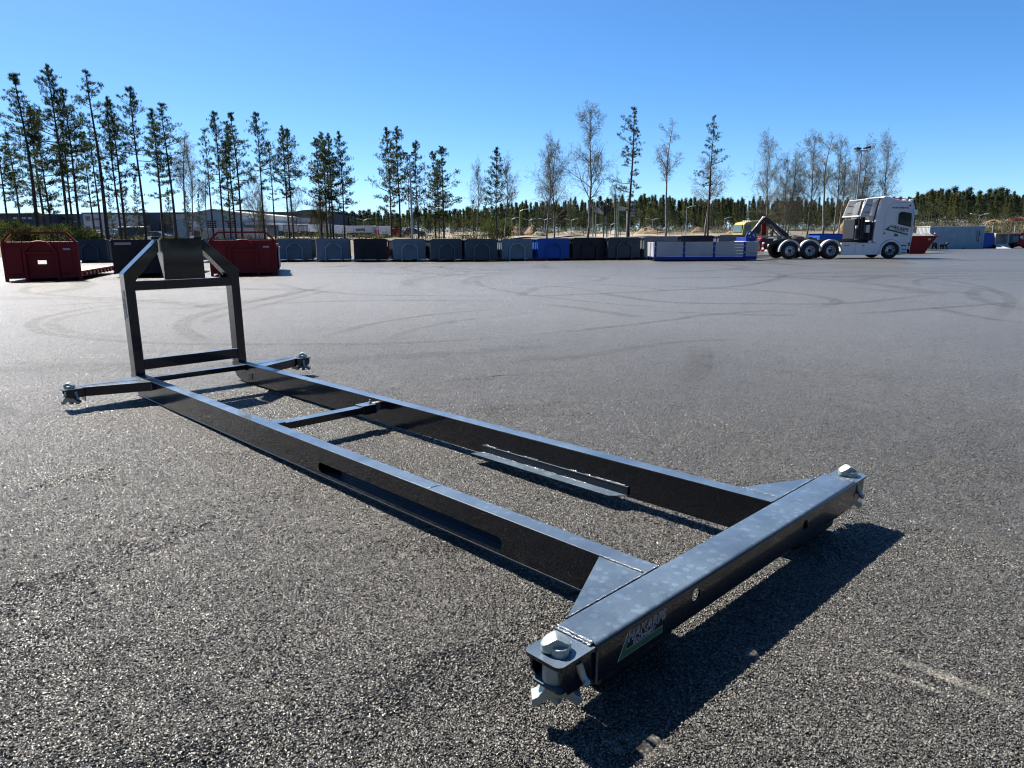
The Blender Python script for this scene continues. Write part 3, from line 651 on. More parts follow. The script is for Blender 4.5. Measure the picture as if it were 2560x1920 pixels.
# ---------------------------------------------------------------- the long row of open containers
ROW = [ # u0, u1, v_top, v_bottom, colour, description
 (176, 264, 597.5, 657, 'navy', 'dark navy open container with clipped corner, half hidden behind the nearest red body'),
 (488, 590, 597, 656, 'slate', 'slate blue container showing between the big hook bow plate and the second red body'),
 (596, 684, 598, 656, 'black', 'black container whose top edge shows through the guard frame of the second red body'),
 (690, 777, 596, 654.6, 'slate', 'slate blue container just right of the second red body'),
 (789, 873, 596, 654.6, 'grey', 'blue-grey container left of the first fully black one in the row'),
 (883.5, 967, 597, 655, 'black', 'fully black container between two blue-grey ones, left part of the row'),
 (982, 1063, 597, 654.5, 'grey', 'pale blue-grey container right of the fully black one'),
 (1076, 1155, 597, 654.5, 'dark', 'darker slate container with pale A-frame, first of the two dark neighbours'),
 (1163, 1243, 597, 654, 'dark', 'darker slate container, second of the two dark neighbours'),
 (1254, 1331, 596.5, 652.5, 'grey', 'light blue-grey container immediately left of the bright blue one'),
 (1345, 1424, 595.5, 651.5, 'blue', 'bright blue open container in the middle of the row'),
 (1432, 1513, 594, 650.5, 'black', 'black container immediately right of the bright blue one'),
 (1521, 1601, 593, 650, 'navy', 'near-black navy container with dark A-frame beside the pure black one'),
 (1611, 1693, 591, 648.5, 'steel', 'steel grey container rising behind the left end of the white and blue body'),
 (1702, 1784, 588.5, 646, 'black', 'black container top with rounded corners behind the white and blue body'),
 (1797, 1884, 587, 644, 'steel', 'steel grey container top behind the right half of the white and blue body'),
]
for u0, u1, vt, vb, colr, lab in ROW:
    Y = G((u0 + u1) / 2, vb).y; xa, xb = X(u0, Y), X(u1, Y); yaw = 12
    ht = Z((u0 + u1) / 2, vt, Y)
    hook_container(xa, solve_w(xa, Y, u1, yaw), Y, ht, colr, lab, yaw, 5.2, group='open containers standing in a row along the far edge of the yard')
# odds and ends seen in the gaps of the row
def red_bin(u0, u1, vt, vb, Y, lab):
    xa, xb = X(u0, Y), X(u1, Y)
    hook_container(xa, xb - xa, Y, Z(u0, vt, Y), 'red', lab, 0, 3.5, rungs=False)
red_bin(968, 1000, 600, 648, 52.5, 'dark red container seen in the gap right of the fully black one')

# ---------------------------------------------------------------- the two red bodies with guard frames
def red_body(u0, u1, v_rail, v_top, vb, yaw, label, flat):
    Y = G((u0 + u1) / 2, vb).y; xa, xb = X(u0, Y), X(u1, Y); w = solve_w(xa, Y, u1, yaw); h = Z((u0 + u1) / 2, v_top, Y); hr = Z((u0 + u1) / 2, v_rail, Y)
    c = PAINTS['red']; t = thing('flatbed_container' if flat else 'red_container', label, 'container', (xa, Y, 0), math.radians(yaw), 'deep red hook-lift bodies with tubular guard frames')
    cl = .14
    holes = [[(w * .44, .62), (w * .56, .62), (w * .56, .76), (w * .44, .76)]] if flat else []
    MB().mesh(plate([(0.02, cl), (w - .02, cl), (w, h), (0, h)], holes, .06), Matrix.Translation((0, .03, 0)) @ XZ).build('front_wall', c, t, bevel=.006)
    for x0, x1 in ((.02, w * .25), (w * .68, w * .90)): B('raised_panel', c, t, (x0 + .03, x1, -.03, .0, cl + .12, h - .12), bevel=.01)
    B('bottom_beam', c, t, (.03, w - .03, -.05, .1, cl - .04, cl + .10), bevel=.01)
    for x in (0, w - .1): B('corner_post', c, t, (x, x + .1, -.045, .07, 0.0, h), bevel=.01)
    a0, a1 = w / 2 - .55, w / 2 + .55; af = MB(); sh = h * .80; tp = h + .03
    for sg, xa_ in ((1, a0), (-1, a1)): af.box(min(xa_, xa_ + sg * .08), max(xa_, xa_ + sg * .08), -.13, -.032, .0, sh)
    af.bar((a0 + .04, -.08, sh), (w / 2 - .2, -.08, tp), .09, .09, (0, 1, 0)); af.bar((a1 - .04, -.08, sh), (w / 2 + .2, -.08, tp), .09, .09, (0, 1, 0))
    A = af.build('hook_frame', c, t); B('cross_bar', c, A, (a0 + .08, a1 - .08, -.10, -.03, sh - .12, sh - .03))
    MB().tube([(w / 2 - .22, -.11, tp + .005), (w / 2 - .08, -.11, tp + .03), (w / 2 + .08, -.11, tp + .03), (w / 2 + .22, -.11, tp + .005)], .028, 8).build('hook_bar', c, A, smooth=50)
    # guard frame of square tube
    k = .14 if flat else .15
    gp = [(.03, h), (w * k, hr), (w * (1 - k), hr), (w - .03, h)]; gd = MB()
    for i in range(3): gd.bar((gp[i][0], .02, gp[i][1]), (gp[i + 1][0], .02, gp[i + 1][1]), .07, .07, (0, 1, 0))
    gd.build('guard_frame', c, t)
    st = MB(); B('top_rail', c, t, (0, w, .0, .09, h, h + .05), bevel=.008)
    for i in range(1, 8): MB().tube([(w * i / 8, .1, h), (w * i / 8, .1, h + .18)], .012, 5).build('lashing_pin', c, t)
    B('logo_plate', M_LGREY, t, (w * .80, w * .89, -.034, -.031, h - .26, h - .19))
    me = text_mesh('HAKARPS', .06, .2); MB().mesh(me, Matrix.Translation((w * .795, -.036, h - .245)) @ XZ).build('lettering', M_PRINTW, t)
    L_ = 6.0
    if flat:
        bed = B('bed_floor', M_PLY, t, (.04, w - .04, .07, L_, .30, .335))
        nb = 14
        for i in range(nb): B('floor_board', M_PLY, bed, (.05 + (w - .1) * i / nb + .004, .05 + (w - .1) * (i + 1) / nb - .004, .08, L_ - .02, .335, .341 + .002 * (i % 3)))
        for x in (0, w - .07):
            rl = B('side_rail', c, t, (x, x + .07, .07, L_ + .05, .14, .345), bevel=.008)
            for i in range(9): B('stake_pocket', PAINTS['red'], rl, (x - .03 if x == 0 else x + .07, x if x == 0 else x + .10, .5 + i * .62, .60 + i * .62, .12, .32), bevel=.004)
            for i in range(8): B('reflector', M_PRINTW, rl, (x - .004 if x == 0 else x + .07, x if x == 0 else x + .0745, .75 + i * .62, .90 + i * .62, .2, .26))
        for x in (w / 2 - .53, w / 2 + .45): B('skid_beam', c, t, (x, x + .08, .1, L_, .0, .30))
        B('end_rail', c, t, (0, w, L_ + .05, L_ + .12, .12, .345))
    else:
        B('floor', c, t, (.04, w - .04, .07, L_, .15, .2))
        for x in (0, w - .05):
            sw = B('side_wall', PAINTS['red'], t, (x, x + .05, .07, L_, .2, h - .12))
            for i in range(7): B('side_rib', PAINTS['red'], sw, (x - .05 if x == 0 else x + .05, x if x == 0 else x + .10, .4 + i * .8, .5 + i * .8, .2, h - .14))
        # pale swung-out side flap
        fl = MB(); fl.prism([(.1, .28), (1.9, .30), (1.9, 1.10), (.1, 1.32)], 'x', w + .06, w + .09)
        fl.build('side_flap', M_FAIR, t); B('flap_rail', M_FAIR, t, (w + .05, w + .12, .1, 1.9, h - .32, h - .24))
        for x in (w / 2 - .53, w / 2 + .45): B('skid_beam', c, t, (x, x + .08, .1, L_, .0, .2))
    return t
red_body(-2, 192, 582, 608, 704, 18, 'deep red flatbed body with bare plywood floor and guard frame at the left edge', True)
red_body(519, 689, 580.5, 603.5, 690.5, 17, 'deep red body with guard frame and pale side flap right of the hook bow', False)
Yb = G(330, 694).y
bb = hook_container(X(275, Yb), solve_w(X(275, Yb), Yb, 447, 17), Yb, Z(330, 599, Yb), 'black', 'big black container standing behind the hook bow between the two red bodies', 17, 6.0, chamfer=.02, rungs=False)
wB = X(447, Yb) - X(275, Yb)
B('name_plate', M_LGREY, bb, (.12, .72, -.01, .003, Z(330, 612, Yb), Z(330, 606, Yb)))

# ---------------------------------------------------------------- white and royal blue dropside body
def dropside():
    Y = G(1760, 652.5).y; x0, x1 = X(1638, Y), X(1895, Y); L_ = x1 - x0; D = 2.3; ht = Z(1760, 604.5, Y); wt, bl = PAINTS['white'], PAINTS['royal']
    t = thing('dropside_body', 'low white body with royal blue posts and bulkhead, lying sideways in front of the row', 'container', (x0, Y, 0))
    B('chassis_rail', bl, t, (0, L_, 0, .08, .06, .26), bevel=.01); B('chassis_rail', bl, t, (0, L_, D - .08, D, .06, .26), bevel=.01)
    B('floor', bl, t, (.02, L_ - .02, .08, D - .08, .2, .26))
    for i in range(17):
        xx = .12 + (L_ * .8) * i / 16
        B('rail_notch', M_BLACKP, t, (xx, xx + .25, -.004, 0, .22, .245))
    for x in (.5, L_ - .9):
        for yy in (.3, D - .45): B('foot', bl, t, (x, x + .3, yy, yy + .15, 0, .07))
    posts = [0.02, L_ * .284, L_ * .578, L_ * .876]
    for x in posts:
        for yy in (-.02, D - .08):
            p = B('side_post', bl, t, (x - .05, x + .08, yy, yy + .10, .06, ht), bevel=.008)
            for k in range(2): B('hinge', M_FAIR, p, (x - .02, x + .05, yy - .02, yy, ht * (.42 + .33 * k), ht * (.46 + .33 * k)))
    ends = posts + [L_ - .02]
    for i in range(4):
        xa, xb = ends[i] + .085, ends[i + 1] - (.055 if i < 3 else 0)
        for yy in (0, D - .04):
            n = 5
            for k in range(n):
                za, zb = .27 + (ht - .28) * k / n, .27 + (ht - .28) * (k + 1) / n - .006
                B('side_board', wt, t, (xa, xb, yy, yy + .035, za, zb))
    B('end_door', wt, t, (-.03, .0, .03, D / 2 - .01, .26, ht - .01), bevel=.01); B('end_door', wt, t, (-.03, .0, D / 2 + .01, D - .03, .26, ht - .01), bevel=.01)
    for yy in (.25, D / 2 - .15, D / 2 + .12, D - .3): MB().tube([(-.045, yy, .2), (-.045, yy, ht - .03)], .014, 6).build('locking_bar', M_ZINC, t)
    B('front_box', wt, t, (L_ * .885, L_ + .01, -.01, D + .01, .26, ht + .015), bevel=.02)
    me = text_mesh('HAKARPS', .14, .2); MB().mesh(me, Matrix.Translation((L_ * .925, -.015, .40)) @ XZ).build('lettering', PAINTS['slate'], t)
    hb = Z(1860, 580, Y); hm = Z(1860, 593.5, Y)
    bh = B('bulkhead', bl, t, (L_ * .895, L_ * .99, .2, D - .2, ht + .015, hm), bevel=.01); gx = L_ * .895; gw = L_ * .095
    M2 = MB(); q = [(gx, hm), (gx + gw * .22, hb), (gx + gw * .85, hb), (gx + gw, hm)]
    for i in range(3): M2.bar((q[i][0], .25, q[i][1]), (q[i + 1][0], .25, q[i + 1][1]), .09, .09, (0, 1, 0))
    M2.bar((gx + gw * .5, .25, hm), (gx + gw * .5, .25, hb - .2), .03, .05, (0, 1, 0))
    M2.build('guard_frame', PAINTS['blue'], bh)
dropside()

# ================================================================ VEHICLES
def wheel(parent, x, y, z, r, wd, face=-1, deep=False, name='wheel'):
    """wheel with its axle along y; face = side the rim is seen from"""
    T = Matrix.Translation((x, y, z)) @ Matrix.Rotation(PI / 2 * face, 4, 'X')
    tw = wd / 2
    ty = MB().lathe([(r * .60, -tw * .9), (r * .80, -tw), (r * .94, -tw * .92), (r, -tw * .7), (r, tw * .7), (r * .94, tw * .92), (r * .80, tw), (r * .60, tw * .9), (r * .57, tw * .7), (r * .57, -tw * .7), (r * .60, -tw * .9)], 32, T).build(name, M_RUBBER, parent, smooth=35)
    dd = -.5 if deep else .35
    MB().lathe([(r * .57, -tw * .7), (r * .585, tw * .85), (r * .55, tw * .87), (r * .52, tw * .72), (r * .47, tw * dd), (r * .3, tw * (dd + .2)), (r * .22, tw * (dd + .3)), (0, tw * (dd + .3))], 28, T).build('rim', M_CHROME, ty, smooth=40)
    MB().lathe([(r * .21, tw * (dd + .2)), (r * .21, tw * (dd + .75)), (r * .17, tw * (dd + .95)), (0, tw * (dd + .98))], 16, T).build('hub', M_DARK, ty, smooth=40)
    for i in range(8):
        a = 2 * PI * (i + .5) / 8
        MB().lathe([(r * .055, tw * (dd + .02)), (r * .055, tw * (dd + .14)), (0, tw * (dd + .14))], 8, T @ Matrix.Translation((r * .40 * math.cos(a), r * .40 * math.sin(a), tw * .06))).build('hand_hole', M_DARK, ty)
    return ty

def truck():
    Y0 = G(2227, 646.6).y; km = Y0 / 1803.0; X0 = X(2227.2, Y0); W = 2.5
    t = thing('hook_lift_truck', 'white hook-lift truck with lettered sleeper cab and raised black hook arm at the right', 'truck', (X0, Y0, 0))
    def q(u, v): return ((u - 2227.2) * km, (646.6 + (2227 - u) * .0085 - v) * km)
    c6 = lambda x, y: q(1860 + x / 4.916, 470 + y / 4.916)
    c9 = lambda x, y: q(2120 + x / 9.217, 480 + y / 9.217)
    cb = lambda x, y: q(1900 + x / 9.217, 540 + y / 9.217)
    # cab shell
    wc = c9(1005, 1365)
    def arc(cx, cz, r, a0, a1, n=10): return [(cx + r * math.cos(math.radians(a0 + (a1 - a0) * i / n)), cz + r * math.sin(math.radians(a0 + (a1 - a0) * i / n))) for i in range(n + 1)]
    prof = [c9(*p) for p in ((600, 1150), (603, 1040), (622, 760), (655, 470), (718, 232), (752, 140), (790, 128), (900, 150), (1020, 196), (1200, 222), (1400, 246), (1446, 280), (1472, 380), (1488, 600), (1503, 800), (1500, 930), (1474, 1160), (1462, 1260))]
    prof += arc(wc[0], wc[1], .72, 18, 152, 12)
    mb = MB(); mb.prism(prof, 'y', 0.02, W - .02)
    cab = mb.build('cab', M_WHITE, t, smooth=35, bevel=.035, seg=3)
    # front corner block: headlight cluster, bumper, steps
    B('bumper', M_WHITE, t, (c9(1385, 0)[0], c9(1462, 0)[0], .03, W - .03, c9(0, 1430)[1], c9(0, 1250)[1]), bevel=.03)
    lo = MB(); lo.prism([c9(*p) for p in ((1228, 1450), (1225, 1210), (1380, 1225), (1400, 1300), (1460, 1330), (1455, 1420))], 'y', .03, .45); st = lo.build('step_panel', M_WHITE, t, bevel=.01)
    for yv in (1235, 1318, 1400):
        a, b = c9(1240, yv + 12), c9(1368, yv - 8); B('step', M_DARK, st, (a[0], b[0], .012, .32, a[1], b[1]))
    MB().lathe([(.0, 0), (.10, 0), (.12, .02), (.0, .05)], 16, Matrix.Translation((c9(1425, 0)[0], .03, c9(0, 1215)[1])) @ Matrix.Rotation(PI / 2, 4, 'X') @ Matrix.Diagonal((.55, 1, 1, 1))).build('headlight', M_GLASS, t, smooth=50)
    # wheel arch fender
    fm = MB(); ring = arc(wc[0], wc[1], .70, -14, 194, 20); ring_i = arc(wc[0], wc[1], .585, -14, 194, 20)
    n = len(ring)
    for yy in (-.03, .35):
        fm.v += [(a, yy, b) for a, b in ring] + [(a, yy, b) for a, b in ring_i]
    for i in range(n - 1):
        o = 0; fm.f.append((i, i + 1, n + i + 1, n + i)); fm.f.append((2 * n + i, 3 * n + i, 3 * n + i + 1, 2 * n + i + 1)); fm.f.append((i, 2 * n + i, 2 * n + i + 1, i + 1)); fm.f.append((n + i, n + i + 1, 3 * n + i + 1, 3 * n + i))
    fm.build('front_fender', M_WHITE, t, smooth=40)
    B('arch_liner', M_BLACKP, t, (wc[0] - .5, wc[0] + .5, .36, .40, .45, wc[1] + .6))
    # side window, door seams, handle
    wn = [c9(*p) for p in ((1128, 530), (1180, 488), (1240, 492), (1400, 520), (1412, 600), (1412, 790), (1385, 800), (1130, 742))]
    MB().mesh(plate(wn, [], .02), Matrix.Translation((0, .012, 0)) @ XZ).build('side_window', M_GLASS, t)
    wf = [c9(*p) for p in ((1118, 520), (1175, 478), (1245, 482), (1412, 508), (1424, 600), (1424, 812), (1380, 812), (1120, 752))]
    MB().mesh(plate(wf, [wn], .012), Matrix.Translation((0, .012, 0)) @ XZ).build('window_frame', M_BLACKP, t)
    def seam(pts, wdt=.012):
        s_ = MB(); pp = [c9(*p) for p in pts]
        for i in range(len(pp) - 1): s_.bar((pp[i][0], .019, pp[i][1]), (pp[i + 1][0], .019, pp[i + 1][1]), wdt, wdt, (0, 1, 0))
        s_.build('door_seam', M_LGREY, t)
    seam(((1440, 290), (1445, 640), (1452, 930), (1440, 1180), (1235, 1215)))
    seam(((1085, 478), (1440, 470))); seam(((1085, 478), (1075, 740), (1055, 1060)))
    seam(((930, 300), (860, 400), (812, 620), (800, 860), (800, 1060), (850, 1110))); seam(((930, 300), (1010, 262), (1440, 285)))
    B('door_handle', M_BLACKP, t, (c9(1385, 0)[0], c9(1435, 0)[0], .0, .02, c9(0, 820)[1], c9(0, 796)[1]))
    MB().lathe([(0, 0), (.05, 0), (.05, .03), (0, .03)], 14, Matrix.Translation((c9(832, 0)[0], .02, c9(0, 965)[1])) @ Matrix.Rotation(PI / 2, 4, 'X')).build('fuel_cap', M_DARK, t)
    # windscreen strip and mirrors
    B('windscreen', M_GLASS, t, (c9(1478, 0)[0], c9(1500, 0)[0] + .01, .15, W - .15, c9(0, 800)[1], c9(0, 500)[1]), bevel=.01)
    for yy in (-.16, W + .02):
        B('mirror', M_WHITE, t, (c9(1455, 0)[0], c9(1515, 0)[0], yy, yy + .14, c9(0, 560)[1], c9(0, 440)[1]), bevel=.03)
        MB().bar((c9(1470, 0)[0], yy + .07, c9(0, 800)[1]), (c9(1470, 0)[0], yy + .07, c9(0, 450)[1]), .03, .03).build('mirror_arm', M_BLACKP, t)
    # roof lamps and air horns
    for x, r_ in ((1400, .06), (1435, .07), (1455, .06)):
        for yy in (.3, 1.2, 2.1): MB().lathe([(0, -.05), (r_, -.05), (r_, .03), (0, .06)], 12, Matrix.Translation((c9(x, 0)[0], yy, c9(0, 225)[1])) @ Matrix.Rotation(PI / 2, 4, 'Y')).build('roof_lamp', M_FAIR, t, smooth=40)
    for yy in (.5, 1.9):
        MB().bar((c9(1060, 0)[0], yy, c9(0, 180)[1]), (c9(1350, 0)[0], yy, c9(0, 192)[1]), .04, .05).build('roof_rail', PAINTS['red'], t)
    # air deflectors behind the cab
    for yy in (.04, W - .10):
        f1 = [c9(*p) for p in ((235, 590), (300, 380), (365, 205), (400, 178), (520, 190), (495, 330), (455, 560), (440, 575))]
        g1 = MB(); g1.prism(f1, 'y', yy, yy + .05); fo = g1.build('side_deflector', M_FAIR, t, bevel=.01)
        for a, b in (((355, 322), (500, 338)), ((325, 484), (468, 498))):
            p0, p1 = c9(*a), c9(*b); MB().bar((p0[0], yy - .003, p0[1]), (p1[0], yy - .003, p1[1]), .03, .035, (0, 1, 0)).build('deflector_slot', M_BLACKP, fo)
        f2 = [c9(*p) for p in ((480, 550), (520, 290), (640, 210), (690, 200), (630, 470), (600, 690), (510, 700))]
        g2 = MB(); g2.prism(f2, 'y', yy + .2, yy + .24); g2.build('side_deflector', M_WHITE, t)
    p0, p1 = c9(370, 195), c9(760, 165); MB().bar((p0[0], W / 2, p0[1]), (p1[0], W / 2, p1[1]), W - .1, .05).build('roof_deflector', M_FAIR, t, bevel=.01)
    pts = [c9(*p) for p in ((690, 170), (640, 380), (600, 640), (590, 900), (585, 1120))]
    MB().tube([(a, .2, b) for a, b in pts], .045, 8).build('cable_duct', M_DARK, t, smooth=50)
    B('equipment_shelf', M_FAIR, t, (c9(220, 0)[0], c9(545, 0)[0], .1, W - .1, c9(0, 590)[1], c9(0, 560)[1]), bevel=.01)
    # stacks, tanks and the crane-like black rack behind the cab
    for x, r_ in ((235, .075), (290, .055), (345, .075), (400, .06)):
        xx = c9(x, 0)[0]; MB().tube([(xx, .35, c9(0, 1090)[1]), (xx, .35, c9(0, 600 if x > 240 else 790)[1])], r_, 12).build('air_tank', M_DARK, t, smooth=50)
    B('rack', M_DARK, t, (c9(205, 0)[0], c9(430, 0)[0], .5, 2.0, c9(0, 1090)[1], c9(0, 640)[1]), bevel=.02)
    B('tool_box', M_FAIR, t, (c9(455, 0)[0], c9(510, 0)[0], .15, .5, c9(0, 950)[1], c9(0, 775)[1]), bevel=.01)
    B('rear_cab_frame', M_DARK, t, (c9(520, 0)[0], c9(590, 0)[0], .3, 2.2, c9(0, 1120)[1], c9(0, 700)[1]), bevel=.01)
    B('warning_lamp', M_PRINTW, t, (c9(200, 0)[0], c9(245, 0)[0], .22, .3, c9(0, 850)[1], c9(0, 790)[1]), bevel=.01)
    MB().lathe([(0, -.1), (.1, -.06), (.12, 0), (.1, .06), (0, .1)], 14, Matrix.Translation((c9(535, 0)[0], .12, c9(0, 1165)[1]))).build('valve_cap', M_WHITE, t, smooth=50)
    # chassis and side skirt
    B('chassis_rail', M_DARK, t, (cb(130, 0)[0], c9(800, 0)[0], .75, .85, c9(0, 1200)[1], c9(0, 1110)[1])); B('chassis_rail', M_DARK, t, (cb(130, 0)[0], c9(800, 0)[0], 1.65, 1.75, c9(0, 1200)[1], c9(0, 1110)[1]))
    x0, x1 = c6(1205, 0)[0], c6(1690, 0)[0]; z0, z1 = c6(1450, 822)[1], c6(1450, 682)[1]
    for yy in (.03, W - .4):
        xs_ = [x0, c6(1385, 0)[0], c6(1470, 0)[0], x1]
        for i in range(3): sk = B('side_skirt', M_WHITE, t, (xs_[i] + .004, xs_[i + 1] - .004, yy, yy + .37, z0, z1), bevel=.02)
        B('step_plate', M_FAIR, t, (x0, x1, yy, yy + .4, z1 + .003, z1 + .03))
    for x in (1255, 1288, 1480): B('skirt_grip', M_BLACKP, t, (c6(x - 9, 0)[0], c6(x + 9, 0)[0], .02, .031, c6(x, 715)[1], c6(x, 704)[1]))
    B('under_tray', M_BLACKP, t, (x0, x1, .45, W - .45, z0 + .1, z1 - .02))
    # wheels and mudguards
    for k, xw in enumerate((575, 828, 1085)):
        cx, cz = c6(xw, 782); r_ = .52
        wheel(t, cx, .16, r_ + .005, r_, .30, 1, deep=(k > 0)); wheel(t, cx, W - .16, r_ + .005, r_, .30, -1, deep=(k > 0))
        wheel(t, cx, .50, r_ + .005, r_, .28, 1, True) if k != 0 else None
        MB().tube([(cx, .5, r_), (cx, W - .5, r_)], .09, 8).build('axle', M_DARK, t)
        for yy in (-.005, W - .335):
            gm_ = MB(); R1, R2 = .70, .655; A_ = [(cx + R1 * math.cos(math.radians(a)), r_ + R1 * math.sin(math.radians(a))) for a in np.linspace(-4, 184, 22)]; Bn = [(cx + R2 * math.cos(math.radians(a)), r_ + R2 * math.sin(math.radians(a))) for a in np.linspace(-4, 184, 22)]
            n = 22
            for y_ in (yy, yy + .34): gm_.v += [(a, y_, b) for a, b in A_] + [(a, y_, b) for a, b in Bn]
            for i in range(n - 1): gm_.f += [(i, i + 1, n + i + 1, n + i), (2 * n + i, 3 * n + i, 3 * n + i + 1, 2 * n + i + 1), (i, 2 * n + i, 2 * n + i + 1, i + 1), (n + i, n + i + 1, 3 * n + i + 1, 3 * n + i)]
            # folded lip on the outside face
            lp = MB(); Lp = [(cx + (R2 - .045) * math.cos(math.radians(a)), r_ + (R2 - .045) * math.sin(math.radians(a))) for a in np.linspace(-4, 184, 22)]
            yo = yy if yy < 1 else yy + .34
            lp.v = [(a, yo - .002, b) for a, b in A_] + [(a, yo - .002, b) for a, b in Lp]; lp.f = [(i, i + 1, n + i + 1, n + i) for i in range(n - 1)]
            g_ = gm_.build('mudguard', M_WHITE, t, smooth=60); lp.build('mudguard_lip', M_FAIR, g_)
    wheel(t, wc[0], .16, .525, .52, .31, 1); wheel(t, wc[0], W - .16, .525, .52, .31, -1)
    # hook arm: rear lever, long jib and ram
    def beam(a, b, wy, th, mt, nm, yc=W / 2): return MB().bar((a[0], yc, a[1]), (b[0], yc, b[1]), wy, th).build(nm, mt, t, bevel=.01)
    apex = cb(228, 62)
    beam(cb(-120, 480), apex, .30, .19, M_DARK, 'hook_lever')
    beam(cb(210, 50), cb(800, 480), .34, .24, M_DARK, 'jib')
    beam(cb(195, 18), cb(-90, 420), .10, .02, M_CHROME, 'lever_edge')
    MB().tube([(cb(150, 505)[0] - .2, W / 2, cb(150, 505)[1]), (cb(-150, 520)[0], W / 2, cb(0, 470)[1]), (cb(-170, 520)[0], W / 2, cb(0, 380)[1])], .06, 8).build('hook', M_DARK, t, smooth=40)
    for yc in (.95, 1.55): beam(cb(330, 200), cb(690, 520), .10, .08, M_STEEL, 'ram', yc)
    for yc in (.8, 1.7): beam(cb(60, 500), cb(620, 472), .06, .09, M_LGREY, 'tilt_frame', yc); beam(cb(620, 472), cb(1350, 525), .06, .07, M_DARK, 'tilt_frame', yc)
    beam(cb(830, 440), cb(1240, 490), .14, .05, M_FAIR, 'ram_rod')
    B('red_ram', PAINTS['red'], t, (cb(215, 0)[0], cb(330, 0)[0], 1.5, 1.62, cb(0, 470)[1], cb(0, 150)[1]), bevel=.04)
    beam(cb(430, 290), cb(355, 440), .05, .05, M_FAIR, 'stay', 1.2)
    for x in (430, 470): MB().tube([(cb(x, 0)[0], 1.4, cb(0, 470)[1]), (cb(x, 0)[0], 1.4, cb(0, 130 if x == 430 else 180)[1])], .05, 8).build('hose_stack', M_DARK, t)
    rnd = random.Random(5)
    for i in range(9):
        x = cb(560 + i * 95, 0)[0]; z_ = cb(0, 500 + 22 * (i % 3))[1]; B('sub_frame_block', M_DARK if i % 3 else M_STEEL, t, (x, x + .22, .55, 1.9, z_ - .12, z_ + .05), bevel=.01)
    # rear end: lamps, coupling, underrun bar
    xr = cb(110, 0)[0]
    for yy in (.18, 1.95):
        B('tail_lamp', PAINTS['red'], t, (xr, xr + .12, yy, yy + .34, cb(0, 720)[1], cb(0, 655)[1]), bevel=.02); B('marker_lamp', M_PRINTW, t, (xr, xr + .1, yy + .02, yy + .26, cb(0, 655)[1], cb(0, 620)[1]), bevel=.02)
        B('number_plate', M_PRINTW, t, (xr, xr + .02, yy - .05, yy + .28, cb(0, 780)[1], cb(0, 738)[1]))
    B('underrun_bar', PAINTS['red'], t, (xr - .1, xr + .05, .12, W - .1, cb(0, 828)[1], cb(0, 792)[1]), bevel=.01)
    for i in range(7): yy = .18 + i * .35; B('mud_fringe', M_DARK, t, (xr, xr + .02, yy, yy + .04, cb(0, 905)[1], cb(0, 828)[1]))
    MB().tube([(cb(190, 0)[0], .7, cb(0, 560)[1]), (cb(190, 0)[0], 1.8, cb(0, 560)[1])], .12, 12).build('rear_roller', PAINTS['red'], t, smooth=50)
    B('coupling', M_DARK, t, (xr + .05, xr + .5, .8, 1.7, cb(0, 790)[1], cb(0, 570)[1]), bevel=.03)
    # lettering on the door
    def word(body, size, u_, v_, mt, ang, shear=.18, off=.0, xs=1.0, y=.006):
        a = c9(u_, v_); me = text_mesh(body, size, shear, off, .001, 1.03, xs)
        MB().mesh(me, Matrix.Translation((a[0], y, a[1])) @ XZ @ Matrix.Rotation(math.radians(ang), 4, 'Z')).build('lettering', mt, t)
    word('SALES & RENTAL', .125, 955, 400, PAINTS['navy'], -1.5, .0, .004, 1.12)
    word('HAKARPS', .285, 955, 832, M_BLACKP, -13.0, .2, .006, .93)
    word('EQUIPMENT', .115, 1045, 893, M_GREEN, -10.5, .2, .0, 1.1)
    word('www.hakarps.se', .065, 1205, 1008, M_LGREY, -7, .1, 0, 1.1)
    MB().mesh(plate([c9(*p) for p in ((830, 880), (975, 765), (920, 862), (1385, 975), (1365, 1000), (925, 900))], [], .003), Matrix.Translation((0, .015, 0)) @ XZ).build('green_mark', M_GREEN, t)
    MB().mesh(plate([c9(*p) for p in ((1068, 965), (1140, 975), (1152, 1030), (1068, 1025))], [], .003), Matrix.Translation((0, .015, 0)) @ XZ).build('badge', M_BLACKP, t)
    B('badge_mark', M_PRINTW, t, (c9(1098, 0)[0], c9(1110, 0)[0], .008, .012, c9(0, 1015)[1], c9(0, 985)[1]))
    MB().lathe([(0, 0), (.045, 0), (.045, .06), (0, .06)], 12, Matrix.Translation((c9(1358, 0)[0], .02, c9(0, 350)[1])) @ Matrix.Rotation(PI / 2, 4, 'X')).build('side_lamp', M_BLACKP, t)
truck()

